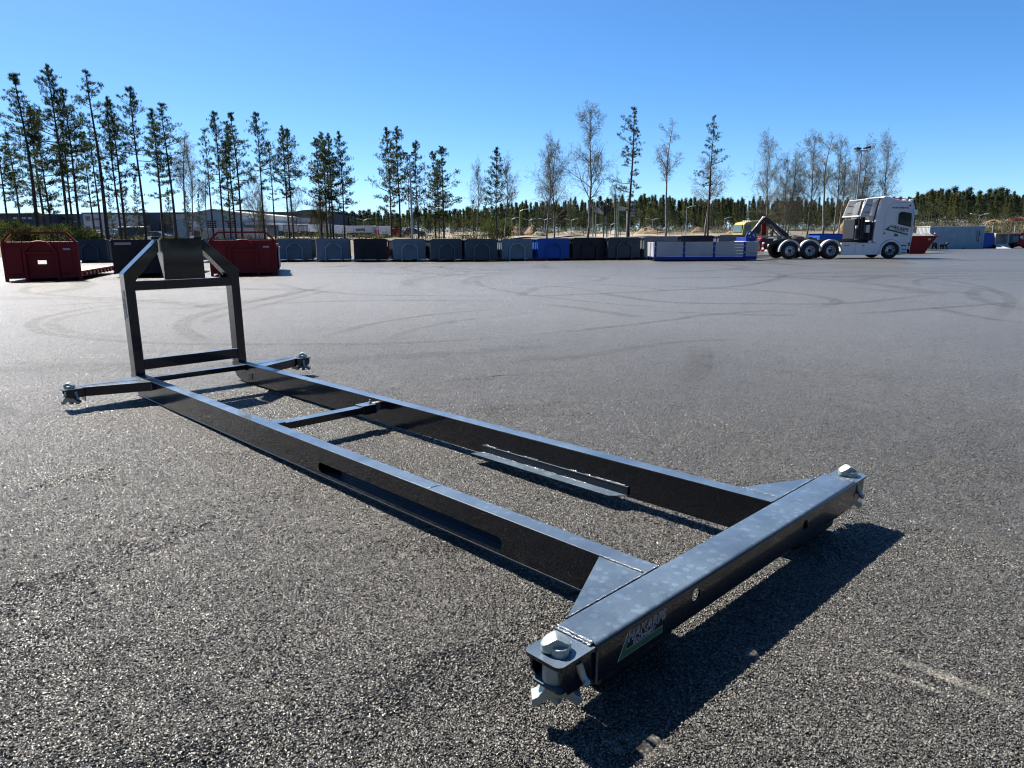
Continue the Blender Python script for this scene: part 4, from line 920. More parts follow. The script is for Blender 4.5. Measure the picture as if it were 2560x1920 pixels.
def yellow_truck():
    Y0 = 53.0; km = Y0 / 1803; X0 = X(1858, Y0)
    t = thing('parked_truck', 'yellow-cabbed hook-lift truck facing left, half hidden behind the white truck tail', 'truck', (X0, Y0, 0))
    q = lambda x, y: ((x / 5.53 + 1560 - 1858) * km, 1.485 + (589.5 - 480 - y / 5.53) * km)
    pr_ = [q(*p) for p in ((1636, 640), (1636, 560), (1650, 458), (1672, 425), (1760, 408), (1995, 400), (1995, 660))]
    MB().prism(pr_, 'y', 0, 2.4).build('cab', PAINTS['yellow'], t, smooth=30, bevel=.04)
    a = q(1632, 560); b = q(1655, 458); B('windscreen', mat('screen_glass', (.10, .17, .21), .12, var=.1, spec=.8), t, (a[0] - .01, b[0] + .02, .15, 2.25, a[1], b[1]))
    MB().mesh(plate([q(*p) for p in ((1668, 560), (1672, 462), (1748, 455), (1740, 560))], [], .02), Matrix.Translation((0, -.008, 0)) @ XZ).build('quarter_window', mat('pale_glass', (.10, .15, .18), .12, var=.1, spec=.8), t)
    MB().mesh(plate([q(*p) for p in ((1800, 560), (1800, 465), (1880, 462), (1885, 540), (1860, 585))], [], .02), Matrix.Translation((0, -.008, 0)) @ XZ).build('side_window', M_BLACKP, t)
    B('roof_spoiler', M_BLACKP, t, (q(1880, 0)[0], q(1960, 0)[0], .1, 2.3, q(0, 425)[1], q(0, 392)[1]), bevel=.02)
    for x in (1660, 1690, 1715, 1740): B('roof_lamp', M_FAIR, t, (q(x, 0)[0], q(x + 16, 0)[0], .3, .5, q(0, 412)[1], q(0, 398)[1]), bevel=.01)
    B('body', PAINTS['black'], t, (q(1850, 0)[0], q(1850, 0)[0] + 3.2, .05, 2.4, .45, q(0, 645)[1]), bevel=.02)
    for x in (.6, 2.6, 3.6): wheel(t, x, .16, .5, .5, .3, 1)
yellow_truck()

# ---------------------------------------------------------------- things at the right
def skip():
    Y = G(2310, 634).y; c = PAINTS['red']; k = Y / 1803; X0 = X(2280, Y)
    t = thing('skip_container', 'deep red wedge-ended skip with grey net covers standing right of the white cab', 'container', (X0 - 1.2, Y, 0))
    f = lambda x, y: ((2270 + x / 7.628 - 2280) * k + 1.2, (634.8 - 550 - y / 7.628) * k)
    pr_ = [(-.6, 0), f(355, 645), f(375, 600), f(560, 325), (0.2 - .8, f(0, 318)[1])]
    MB().prism(pr_, 'y', 0, 1.9).build('bin', c, t, bevel=.01)
    B('rim', c, t, (-.65, f(572, 0)[0], -.06, 1.96, f(0, 335)[1], f(0, 312)[1]), bevel=.015)
    B('waist_rib', c, t, (-.6, f(455, 0)[0], -.04, .0, f(0, 468)[1], f(0, 452)[1]))
    for a in (-.2, .5): MB().bar((a, -.03, .05), (a, -.03, .5), .05, .05).build('foot', c, t)
    B('name_plate', M_LGREY, t, (f(390, 0)[0], f(440, 0)[0], -.02, -.002, f(0, 395)[1], f(0, 360)[1]))
    net = mat('grey_net', (.12, .13, .13), .8, var=.3, scale=20)
    for x0, x1 in ((110, 330), (335, 520)):
        a, b = f(x0, 0)[0], f(x1, 0)[0]; zt, zb = f(0, 262)[1], f(0, 312)[1]
        MB().add([(a, .1, zb), (b, .1, zb), (b, 1.8, zb), (a, 1.8, zb), ((a + b) / 2 - .25, .7, zt), ((a + b) / 2 + .25, .7, zt)], [(0, 1, 5, 4), (2, 3, 4, 5), (1, 2, 5), (3, 0, 4), (3, 2, 1, 0)]).build('net_cover', net, t)
    for x in (415, 505): MB().lathe([(0, -.05), (.06, 0), (0, .06)], 10, Matrix.Translation((f(x, 0)[0], 0, f(0, 270)[1]))).build('bow_cap', M_FAIR, t)
skip()
def sea_container():
    Y = 74.0; k = Y / 1803; x0, x1 = X(2323, Y), X(2460, Y); zt = Z(2390, 565.5, Y); L_ = x1 - x0; D = 2.44; c = PAINTS['cont']
    t = thing('shipping_container', 'pale blue-grey corrugated shipping container with white-lit end at the far right of the yard', 'container', (x0, Y, 0))
    zt = max(zt, 2.3)
    n = 28; m = MB()
    for i in range(n):
        a = .12 + (L_ - .24) * i / n; s_ = (L_ - .24) / n; d = .04
        pts = [(a, d), (a + s_ * .18, 0), (a + s_ * .5, 0), (a + s_ * .68, d), (a + s_, d)]
        for (p, e), (p2, e2) in zip(pts[:-1], pts[1:]): m.add([(p, e, .15), (p2, e2, .15), (p2, e2, zt - .1), (p, e, zt - .1)], [(0, 1, 2, 3)])
    m.build('side_panel', c, t)
    m = MB()
    for i in range(9):
        a = .12 + (D - .24) * i / 9; s_ = (D - .24) / 9; d = .045
        pts = [(a, d), (a + s_ * .18, 0), (a + s_ * .5, 0), (a + s_ * .68, d), (a + s_, d)]
        for (p, e), (p2, e2) in zip(pts[:-1], pts[1:]): m.add([(e, p2, .15), (e, p, .15), (e, p, zt - .1), (e, p2, zt - .1)], [(0, 1, 2, 3)])
    m.build('end_panel', mat('sunlit_container_end', (.45, .46, .45), .5), t)  # sunlight on the end is put into a paler paint than the sides
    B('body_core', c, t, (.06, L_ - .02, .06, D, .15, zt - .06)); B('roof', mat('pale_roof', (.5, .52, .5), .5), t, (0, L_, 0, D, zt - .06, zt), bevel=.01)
    for x in (0, L_ - .12):
        for y in (0, D - .12): B('corner_post', c, t, (x, x + .12, y - .01, y + .12, 0, zt - .061), bevel=.008)
    B('bottom_rail', c, t, (.12, L_ - .12, -.008, .1, .02, .15)); B('top_rail', c, t, (.12, L_ - .12, -.008, .1, zt - .16, zt - .061))
    B('fork_pocket', M_BLACKP, t, (L_ * .62, L_ * .68, -.012, -.008, .04, .12))
    for x, z_ in ((.90, zt * .62), (.885, zt * .34)): B('lock_box', M_DARK, t, (L_ * x, L_ * x + .12, -.06, 0, z_, z_ + .12))
    for x in (.86, .905): B('locking_bar', M_DARK, t, (L_ * x, L_ * x + .03, -.03, -.005, zt * .35, zt * .8))
sea_container()
def right_row():
    k = lambda x, y: (2270 + x / 7.628, 550 + y / 7.628)
    Y = 76.0
    def xz(x, y): u, v = k(x, y); return X(u, Y), max(0.0, Z(u, v, Y) - Z(u, 622.5, Y))
    # blue bin
    x0, z1 = xz(1446, 285); x1, _ = xz(1640, 0)
    t = thing('round_cornered_bin', 'bright blue bin with rounded front standing right of the shipping container', 'container', (x0, Y, 0)); w = x1 - x0
    MB().mesh(plate(rrect(0, w, .1, z1, .35, 5, (1, 1, 0, 0)), [], .3), Matrix.Translation((0, .15, 0)) @ XZ).build('front', PAINTS['blue'], t)
    MB().prism(rrect(0.05, w + .35, .2, z1 + .15, .3, 4, (1, 1, 0, 0)), 'y', .32, 4).build('body', PAINTS['blue'], t)
    B('skid', PAINTS['black'], t, (0, w, .1, 3.5, 0, .1))
    # grey tipper with its tailgate let down
    x0, z1 = xz(1680, 262); x1, _ = xz(1915, 0); w = x1 - x0; zb = xz(0, 465)[1]
    t = thing('open_ended_body', 'light grey body with its bright tailgate lowered like a ramp beside the blue bin', 'container', (x0, Y, 0))
    lg = mat('light_grey_body', (.40, .41, .41), .5)
    for i in range(3): B('back_board', lg, t, (w * i / 3 + .01, w * (i + 1) / 3 - .01, .9, .95, zb, z1 - .12))
    B('top_rail', lg, t, (-.05, w + .05, -.05, .98, z1 - .12, z1), bevel=.01)
    for x in (-.08, w): B('side_wall', lg, t, (x, x + .08, 0, .95, zb - .1, z1 - .1))
    B('floor', lg, t, (0, w, 0, 3, zb - .12, zb))
    MB().add([(0, 0, zb), (w, 0, zb), (w - .35, -1.2, zb - .55), (-.6, -1.2, zb - .55), (0, 0, zb - .05), (w, 0, zb - .05), (w - .35, -1.2, zb - .6), (-.6, -1.2, zb - .6)], [(0, 3, 2, 1), (4, 5, 6, 7), (0, 1, 5, 4), (1, 2, 6, 5), (2, 3, 7, 6), (3, 0, 4, 7)]).build('tailgate', lg, t)
    B('sub_frame', PAINTS['black'], t, (-.2, w + .1, .3, 3, .05, zb - .13))
    # dark grey box and the red truck at the frame edge
    x0, z1 = xz(1925, 268); x1, _ = xz(2125, 0); w = x1 - x0; zb = xz(0, 455)[1]
    t = thing('tall_container', 'dark slate container on a black frame, between the light grey body and a red truck', 'container', (x0, Y, 0))
    B('wall', PAINTS['dark'], t, (0, w, 0, 5, zb, z1), bevel=.02); B('recess_panel', PAINTS['slate'], t, (w * .38, w * .95, -.02, 0, zb + .15, z1 - .3), bevel=.01); B('under_frame', PAINTS['black'], t, (0, w, .2, 5, .1, zb - .01))
    for x in (.4, w - .5): MB().tube([(x, .1, .3), (x, .4, .3)], .3, 16).build('wheel', M_RUBBER, t)
    x0, z1 = xz(2135, 262); x1, _ = xz(2330, 0); w = x1 - x0; zb = xz(0, 430)[1]
    t = thing('parked_truck', 'dark red truck cut off by the right edge of the picture', 'truck', (x0, Y, 0))
    B('cab', PAINTS['red'], t, (0, w, 0, 2.4, zb - .5, z1), bevel=.06); B('side_window', M_GLASS, t, (.18, w - .2, -.015, .01, zb + .2, z1 - .25)); B('bumper', PAINTS['red'], t, (-.3, w, -.05, 2.4, zb - .3, zb), bevel=.03)
    B('headlight', M_PRINTW, t, (.0, .25, -.07, -.05, zb + .35, zb + .6)); B('chassis', PAINTS['black'], t, (0, w + 2, .1, 2.3, .4, zb - .5))
    wheel(t, .8, .16, .5, .5, .3, 1)
right_row()
def bow_frames():
    Y = 70.0
    k = lambda x, y: (X(2270 + x / 7.628, Y), max(0, Z(2270 + x / 7.628, 550 + y / 7.628, Y) - Z(2330, 625.5, Y)))
    t = thing('hook_bow_frame', 'small black hook bow frame leaning by the red skip in front of the shipping container', 'frame', (k(480, 0)[0], Y, 0)); ox = k(480, 0)[0]
    for a, b in (((470, 565), (485, 450)), ((485, 450), (545, 445)), ((545, 445), (565, 565)), ((505, 470), (480, 530)), ((520, 470), (545, 540))):
        p, q = k(*a), k(*b); MB().bar((p[0] - ox, 0, p[1]), (q[0] - ox, 0, q[1]), .14, .12, (0, 1, 0)).build('tube', PAINTS['black'], t)
    t = thing('towing_frame', 'low black frame with upturned hook, right of the leaning bow frame', 'frame', (k(700, 0)[0], Y, 0)); ox = k(700, 0)[0]
    for a, b in (((615, 490), (745, 475)), ((745, 475), (775, 435)), ((650, 480), (635, 560)), ((680, 480), (690, 565)), ((735, 480), (760, 565)), ((770, 440), (785, 455))):
        p, q = k(*a), k(*b); MB().bar((p[0] - ox, 0, p[1]), (q[0] - ox, 0, q[1]), .14, .12, (0, 1, 0)).build('tube', PAINTS['black'], t)
bow_frames()
def blue_behind():
    Y = 58.0; x0, x1 = X(2049, Y), X(2140, Y); w = x1 - x0; zt = Z(2090, 588.5, Y)
    t = thing('blue_container', 'bright blue open body standing behind the chassis of the white truck', 'container', (x0, Y, 0))
    B('side_wall', PAINTS['blue'], t, (0, w, 0, .06, .3, zt), bevel=.01); B('side_wall', PAINTS['royal'], t, (0, w, 2.2, 2.26, .3, zt + .15)); B('end_wall', PAINTS['blue'], t, (0, .06, .06, 2.2, .3, zt)); B('end_wall', PAINTS['royal'], t, (w * .72, w, -.06, -.001, .3, zt + .05)); B('floor', PAINTS['blue'], t, (0, w, .0, 2.2, .2, .3))
    for x in (.3, w - .6): B('skid_beam', PAINTS['blue'], t, (x, x + .2, .4, 1.8, 0, .2))
blue_behind()

# ================================================================ VEGETATION
M_BARK = mat('pine_bark', (.060, .040, .030), .9, var=.4, scale=2.0, bump=.5, bscale=14)
M_BIRCH = mat('birch_bark', (.17, .155, .14), .85, var=.55, scale=1.4, bump=.3, bscale=12)
M_TWIG = mat('birch_twigs', (.13, .11, .085), .9, var=.3, scale=1.0)
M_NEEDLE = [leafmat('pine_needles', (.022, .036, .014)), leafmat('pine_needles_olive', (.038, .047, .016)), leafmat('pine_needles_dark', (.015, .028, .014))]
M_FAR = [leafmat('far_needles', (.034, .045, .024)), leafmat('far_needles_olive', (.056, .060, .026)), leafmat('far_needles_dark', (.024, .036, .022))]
M_BUD = leafmat('opening_buds', (.10, .11, .035))
M_BRUSH = mat('dry_brushwood', (.085, .068, .042), .95, var=.5, scale=.6)
M_BRUSHG = leafmat('green_brushwood', (.045, .055, .018))

def npmesh(name, V, Fc, mt):
    """V (n,3), Fc (m,k) arrays -> mesh data"""
    me = bpy.data.meshes.new(name); n, (m_, k) = len(V), Fc.shape
    me.vertices.add(n); me.vertices.foreach_set('co', np.ascontiguousarray(V, dtype=np.float32).ravel())
    me.loops.add(m_ * k); me.loops.foreach_set('vertex_index', Fc.astype(np.int32).ravel())
    me.polygons.add(m_); me.polygons.foreach_set('loop_start', np.arange(0, m_ * k, k, dtype=np.int32))
    me.update(calc_edges=True); me.materials.append(mt); return me
def segs_to_mesh(name, segs, mt, sides=3):
    """segs: list of (p0, p1, r0, r1); all as tapered little prisms"""
    A = np.array([s[0] for s in segs], float); Bq = np.array([s[1] for s in segs], float); r0 = np.array([s[2] for s in segs])[:, None]; r1 = np.array([s[3] for s in segs])[:, None]
    d = Bq - A; d /= np.linalg.norm(d, axis=1)[:, None] + 1e-9
    ref = np.where(np.abs(d[:, 2:3]) < .9, np.array([[0, 0, 1.0]]), np.array([[1.0, 0, 0]])); a = np.cross(d, ref); a /= np.linalg.norm(a, axis=1)[:, None]; b = np.cross(d, a)
    V = []
    for k in range(sides):
        q = 2 * PI * k / sides; V.append(A + (a * math.cos(q) + b * math.sin(q)) * r0)
    for k in range(sides):
        q = 2 * PI * k / sides; V.append(Bq + (a * math.cos(q) + b * math.sin(q)) * r1)
    V = np.stack(V, 1).reshape(-1, 3); base = (np.arange(len(segs)) * 2 * sides)[:, None]; F_ = []
    for k in range(sides): F_.append(base + np.array([[k, (k + 1) % sides, sides + (k + 1) % sides, sides + k]]))
    return npmesh(name, V, np.concatenate(F_), mt)
def blades(rng, C, D, n, ln, wd, jit):
    """n thin triangles round each centre C pointing roughly along D"""
    m_ = len(C); C = np.repeat(C, n, 0) + rng.normal(0, jit, (m_ * n, 3)); D = np.repeat(D, n, 0) + rng.normal(0, .62, (m_ * n, 3)); D /= np.linalg.norm(D, axis=1)[:, None]
    s_ = np.cross(D, rng.normal(0, 1, D.shape)); s_ /= np.linalg.norm(s_, axis=1)[:, None]; L_ = ln * rng.uniform(.55, 1.25, (m_ * n, 1)); W_ = wd * rng.uniform(.6, 1.3, (m_ * n, 1))
    V = np.stack([C - D * L_ * .35 - s_ * W_ / 2, C - D * L_ * .35 + s_ * W_ / 2, C + D * L_ * .65], 1).reshape(-1, 3)
    return V, np.arange(m_ * n * 3).reshape(-1, 3)
def stem_path(rng, Ht, lean, wob, n=12):
    z = np.linspace(0, Ht, n); ph = rng.uniform(0, 6.3, 4)
    x = lean[0] * (z / Ht) ** 1.3 * Ht + wob * np.sin(z / Ht * 4 + ph[0]) * z / Ht; y = lean[1] * (z / Ht) ** 1.3 * Ht + wob * np.sin(z / Ht * 5 + ph[1]) * z / Ht
    p = np.stack([x, y, z], 1); p[:, :2] -= p[0, :2]; return p
def pine_meshes(seed, Ht=20.0, cs=.5, cr=1.9, dens=1.0, lean=(0, 0), r0=.235, gap=.2, tip=.6, side=0):
    rng = np.random.default_rng(seed); P_ = stem_path(rng, Ht, lean, .22)
    segs = [(P_[i], P_[i + 1], r0 * (1 - .86 * i / 11) + .015, r0 * (1 - .86 * (i + 1) / 11) + .015) for i in range(11)]
    def at(z): i = min(10, int(z / Ht * 11)); f = z / Ht * 11 - i; return P_[i] * (1 - f) + P_[i + 1] * f
    z = Ht * cs * rng.uniform(.82, .92); C, D = [], []
    for k in range(rng.integers(5, 11)):                                    # dead snags below the crown
        zz = Ht * rng.uniform(.2, cs); a = rng.uniform(0, 6.28); p = at(zz); L_ = rng.uniform(.4, 1.5); q = p + np.array([math.cos(a) * L_, math.sin(a) * L_, rng.uniform(-.3, .3)])
        segs.append((p, q, .03, .008)); 
        for _ in range(3): f = rng.uniform(.3, 1); s_ = p * (1 - f) + q * f; segs.append((s_, s_ + rng.normal(0, .3, 3), .012, .005))
    while z < Ht * .995:
        t_ = (z / Ht - cs) / (1 - cs); prof = 1.15 * cr * min(1.0, .45 + 1.6 * max(0, t_ + .12)) * (1 - max(0, t_)) ** (tip + .22) + .15
        nb = rng.integers(3, 6)
        a0 = rng.uniform(0, 6.28)
        for b in range(nb):
            if rng.random() < gap: continue
            a = a0 + 6.28 * b / nb + rng.normal(0, .35); L_ = prof * rng.choice([.5, .8, 1.1, 1.45, 1.7]) * rng.uniform(.85, 1.15) * (1 + .5 * side * math.cos(a)); el = rng.uniform(-.05, .35) + .55 * max(0, t_)
            p = at(z); d = np.array([math.cos(a) * math.cos(el), math.sin(a) * math.cos(el), math.sin(el)]); mid_ = p + d * L_ * .55 + np.array([0, 0, -.06 * L_]); q = p + d * L_ + np.array([0, 0, .05 * L_])
            rb = .012 + .016 * L_; segs.append((p, mid_, rb, rb * .7)); segs.append((mid_, q, rb * .7, .008))
            nt_ = max(3, int((3 + 6.5 * L_) * dens))
            for _ in range(nt_):
                f = min(1.05, .5 + .56 * rng.random() ** .6); base_ = (p * (1 - f / .55) + mid_ * (f / .55)) if f < .55 else (mid_ * (1 - (f - .55) / .45) + q * ((f - .55) / .45))
                off = rng.normal(0, .13 * L_ + .06, 3) * np.array([1, 1, .25]); c_ = base_ + off; C.append(c_); D.append(np.array([d[0] * .7, d[1] * .7, .9]))
                if rng.random() < .45: segs.append((base_, c_, .009, .005))
        z += rng.uniform(.38, .74) * (Ht / 20) * (1.25 - .6 * max(0, t_))
    for q_ in range(4): C.append(P_[-1] + np.array([0, 0, -.3 * q_]) + rng.normal(0, .05, 3)); D.append(np.array([0, 0, 1.6]))
    V, F_ = blades(rng, np.array(C), np.array(D), 12, .34, .05, .075)
    return segs_to_mesh('trunk', segs, M_BARK, 5), (V, F_)
def birch_meshes(seed, Ht=15.0, spread=1.0, cs=.25, lean=(0, 0), stems=1, dens=1.0, weep=.15, col=M_BIRCH):
    rng = np.random.default_rng(seed); thick, fine, bud = [], [], []
    def grow(p, d, L_, r, lvl):
        n = 4 if lvl < 2 else 3; q = p
        for i in range(n):
            d = d + rng.normal(0, .10 + .05 * lvl, 3) + np.array([0, 0, .10 if lvl < 3 else -weep]); d /= np.linalg.norm(d); q2 = q + d * L_ / n; ra, rb = r * (1 - .72 * i / n), r * (1 - .72 * (i + 1) / n)
            (thick if ra > .028 else fine).append((q, q2, max(ra, .0048), max(rb, .003)))
            if lvl < 4 and (lvl > 0 or i > 0):
                kk = {0: 4, 1: 3, 2: 3, 3: 2}[lvl]
                for _ in range(max(1, int(kk * dens * rng.uniform(.6, 1.3)))):
                    a = rng.uniform(0, 6.28); s_ = np.cross(d, [math.cos(a), math.sin(a), .1]); s_ /= np.linalg.norm(s_); f = rng.uniform(.0, 1); nd = d * .75 + s_ * rng.uniform(.5, 1.1) * max(.8, spread); nd /= np.linalg.norm(nd)
                    grow(q * (1 - f) + q2 * f, nd, L_ * rng.uniform(.38, .58) * (1 - .25 * i / n), max(rb * .55, .008), lvl + 1)
            if lvl >= 3: bud.append(q2)
            q = q2
    for s_ in range(stems):
        ln = np.array([lean[0] + (rng.uniform(-.12, .12) if s_ else 0), lean[1], 1.0]); ln /= np.linalg.norm(ln); p = np.array([.25 * s_ * (-1) ** s_, 0, 0.0]); r = (.15 if s_ == 0 else .11) * Ht / 15; nseg = 9; d = ln; hh = Ht * (1 if s_ == 0 else .9)
        for i in range(nseg):
            d = d + rng.normal(0, .05, 3) * np.array([1, 1, 0]); d /= np.linalg.norm(d); q2 = p + d * hh / nseg; ra, rb = r * (1 - .9 * i / nseg) + .012, r * (1 - .9 * (i + 1) / nseg) + .012; thick.append((p, q2, ra, rb)); t_ = (i + 1) / nseg
            if t_ > cs:
                for _ in range(int(rng.integers(3, 5) * dens)):
                    a = rng.uniform(0, 6.28); f = rng.uniform(0, 1); L_ = Ht * .40 * spread * (1 - .66 * (t_ - cs) / (1 - cs)) * rng.uniform(.6, 1.2); nd = np.array([math.cos(a) * .85 * max(.75, spread), math.sin(a) * .85 * max(.75, spread), .85]); nd /= np.linalg.norm(nd); grow(p * (1 - f) + q2 * f, nd, L_, rb * .5, 1 if L_ > 1.6 else 2)
            p = q2
    bud = np.array(bud); bud = bud[rng.random(len(bud)) < .22]
    V, F_ = blades(rng, bud, np.tile([[0, 0, -.3]], (len(bud), 1)), 1, .10, .035, .10)
    return segs_to_mesh('trunk', thick, col, 5), segs_to_mesh('twigs', fine, M_TWIG, 3), npmesh('buds', V, F_, M_BUD)

PINES = [pine_meshes(1, 20, .50, 1.9, 1.0), pine_meshes(2, 20, .44, 2.3, 1.15, (.01, 0)), pine_meshes(3, 20, .58, 1.8, .9, (-.01, 0)), pine_meshes(4, 20, .38, 2.1, 1.1, (.015, 0), gap=.28),
         pine_meshes(5, 20, .52, 2.5, 1.0, (0, 0), gap=.3), pine_meshes(6, 20, .34, 2.0, 1.3), pine_meshes(7, 20, .30, 3.0, 1.25, gap=.25, tip=.7), pine_meshes(8, 20, .48, 2.0, .75, (.01, 0), gap=.42),
         pine_meshes(9, 20, .26, 2.7, 1.3, tip=.5), pine_meshes(10, 20, .24, 2.0, .8, (.03, 0), gap=.45, side=-1)]
PM = {}
def pine(u, vt, Y, k, label, mi=0, wide=1.0, group='tall pines left standing behind the yard', ub=None):
    zb = tz(X(u, Y), Y) - .05; x = X(u, Y); top = Z(u, vt, Y); h = top - zb
    key = (k, mi)
    if key not in PM: PM[key] = npmesh('crown', *PINES[k][1], M_NEEDLE[mi])
    t = thing('pine_tree', label, 'tree', (x, Y, zb), (u * 37 % 628) / 100 if k != 9 else 0, group)
    s = h / 20; t.scale = (s * wide, s * wide, s)
    link(bpy.data.objects.new('trunk', PINES[k][0]), t); link(bpy.data.objects.new('crown', PM[key]), t)
    return t
LEFT = [ # u, v_top, Y, mesh, label, needle colour, width
 (26, 319, 82, 1, 'slim pine at the very left edge, above the red flatbed body', 0, .9), (56, 331, 90, 3, 'pine with a low thin crown, second from the left edge', 1, .9),
 (98, 185, 84, 0, 'very tall pine, first of the three tallest at the left', 0, 1.05), (116, 267, 92, 5, 'dense-crowned pine just right of the first very tall one', 1, .95), (132, 290, 88, 8, 'bushy olive pine between the first and second very tall pines', 1, .75),
 (174, 162, 83, 1, 'tallest pine of all, with dense blue-black crown', 2, .85), (186, 300, 93, 3, 'thin pine close behind the tallest one', 1, .9), (203, 221, 86, 4, 'tall pine with layered crown right of the tallest one', 0, .8),
 (238, 330, 94, 5, 'shorter pine left of the third very tall one', 1, .8), (255, 316, 90, 7, 'thin-crowned pine left of the third very tall one', 0, .9), (269, 179, 84, 7, 'very tall airy pine, last of the three tallest', 0, 1.1),
 (304, 243, 85, 5, 'left one of a close pair of dense pines above the black container', 2, .7), (315, 250, 87, 0, 'right one of a close pair of dense pines above the black container', 2, .8),
 (366, 217, 82, 4, 'tall pine with narrow top above the left shoulder of the hook bow', 0, .8), (352, 440, 100, 8, 'small pine low between tall trunks left of the bow', 1, .6), (409, 272, 86, 3, 'pine with broken crown above the hook bow plate', 0, .9), (441, 257, 84, 2, 'pine with crown only at the top, right above the hook bow plate', 0, .9),
 (430, 470, 104, 6, 'small young pine in front of the grey hall', 1, .5), (474, 478, 104, 6, 'small young pine left of the pale blue hall', 1, .55), (505, 482, 104, 8, 'small young pine at the corner of the pale blue hall', 1, .5),(285, 462, 104, 8, 'small young pine in front of the navy hall', 1, .5),(318, 455, 106, 6, 'small young pine seen between the dense pair', 1, .45),
 (535, 325, 88, 7, 'thin pine leaning beside the window of the pale blue hall', 0, .8), (561, 279, 85, 4, 'pine of the middle clump, left of two high tops', 0, .75), (577, 350, 90, 9, 'pine with low side branches inside the middle clump', 1, .8), (590, 305, 88, 5, 'dark pine in the core of the middle clump', 2, .75), (606, 282, 84, 0, 'pine of the middle clump, right of two high tops', 0, .85),
 (662, 281, 86, 4, 'lone tall pine over the right end of the second red body', 0, .7), (689, 357, 90, 7, 'slight pine between the lone tall pine and the twin pines', 1, .8), (724, 315, 85, 1, 'left one of the twin pines over the slate container', 0, .75), (734, 322, 88, 4, 'right one of the twin pines over the slate container', 0, .85),
 (805, 345, 86, 8, 'left outermost pine of the dense five-stemmed clump', 1, .85), (819, 331, 88, 5, 'bushy pine in the left half of the five-stemmed clump', 0, .85), (827, 350, 92, 0, 'thin stemmed pine hidden inside the five-stemmed clump', 0, .8), (834, 333, 85, 1, 'tall pine in the right half of the five-stemmed clump', 0, .8), (862, 331, 84, 6, 'spreading pine standing just right of the five-stemmed clump', 0, .72),
 (979, 321, 84, 6, 'spreading pine left of the grey floodlight mast', 1, .75), (1001, 316, 86, 1, 'high-topped pine immediately left of the grey floodlight mast', 0, .85), (1025, 390, 92, 0, 'thin pine directly behind the grey floodlight mast', 1, .7), (1046, 352, 84, 8, 'broad pine right of the grey floodlight mast', 0, .75),
 (1089, 378, 86, 8, 'olive pine, left half of the wide dark crown', 1, .8), (1098, 400, 90, 5, 'slim pine inside the wide dark crown', 1, .8), (1110, 366, 84, 8, 'broad dark pine with drooping lower branches above the dark containers', 0, 1.0), (1242, 370, 84, 6, 'dense pine standing alone at the end of the pine group', 2, .8),
 (1184, 500, 96, 8, 'low bushy pine under the lone dense pine, left', 1, .9), (1216, 492, 98, 8, 'low bushy pine under the lone dense pine, right', 1, 1.0),
 (1569.5, 267, 82, 9, 'tall one-sided pine beside the white banners', 0, 1.0), (1769, 291, 83, 7, 'tall pine with narrow tip between the bare birches at the right', 0, .8),
]
for u, vt, Y, k, lab, mi, wd in LEFT: pine(u, vt, Y, k, lab, mi, wd)

BIRCH = [birch_meshes(21, 15, .75, .35), birch_meshes(22, 15, 1.15, .25, (.05, 0)), birch_meshes(23, 15, .55, .45, (.02, 0)), birch_meshes(24, 15, 1.0, .2, (.02, 0), 2), birch_meshes(25, 15, .8, .3, (.09, 0))]
def birch(u, vt, Y, k, label, wide=1.0, rz=0.0):
    x = X(u, Y); zb = tz(x, Y) - .05; h = Z(u, vt, Y) - zb; t = thing('birch_tree', label, 'tree', (x, Y, zb), rz, 'bare spring birches behind the yard'); s = h / 15; t.scale = (s * wide, s * wide, s)
    for nm, me in zip(('trunk', 'twigs', 'buds'), BIRCH[k]): link(bpy.data.objects.new(nm, me), t)
for a in ((469, 328, 88, 2, 'bare birch left of the pale blue hall', 1.0), (482, 345, 92, 0, 'second bare birch left of the pale blue hall', .8), (520, 410, 90, 2, 'bare leaning birch before the pale blue hall', .9), (640, 440, 86, 1, 'low bare birch left of the lone tall pine', .8), (655, 470, 88, 3, 'low twiggy birch in front of the white lorry shed', .7), (745, 470, 86, 1, 'low spreading bare birch right of the twin pines', .9), (800, 480, 88, 3, 'low bare birch under the five-stemmed pine clump', .8),
          (1192, 400, 88, 0, 'thin pale birch left of the lone dense pine', .8), (1262, 392, 88, 0, 'thin pale birch right of the lone dense pine', 1.0),
          (1367, 361, 84, 0, 'bare birch, left one of the two equal birches over the bright blue container', 1.0), (1386, 362, 84, 1, 'spreading bare birch, right one of the two equal birches over the bright blue container', .9),
          (1469, 275, 82, 4, 'largest bare birch, leaning right towards the one-sided pine', 1.05), (1537, 430, 84, 2, 'low thin birch between the flagpoles', .9), (1664, 302, 83, 2, 'slender lone birch with high forked crown', 1.05), (1762, 380, 86, 0, 'bare birch wrapped round the narrow-tipped pine', 1.3),
          (1915, 355, 84, 1, 'dense bare birch above the yellow-cabbed truck', .9), (1967, 386, 84, 3, 'wide low-forking birch right above the raised hook arm', 1.1), (2016, 342, 84, 4, 'birch bent by the wind above the rear wheels of the white truck', .9), (2056, 336, 86, 2, 'slim wind-bent birch in the middle of the birch row', 1.4), (2082, 352, 84, 4, 'white-stemmed birch left of the tall floodlight mast', .8),
          (2096, 385, 88, 0, 'small pale birch close to the tall floodlight mast', .9), (2140, 365, 86, 3, 'bare birch directly behind the tall floodlight mast', .9), (2205, 355, 84, 1, 'bare birch above the white truck cab, last of the birch row', .75)):
    birch(*a)

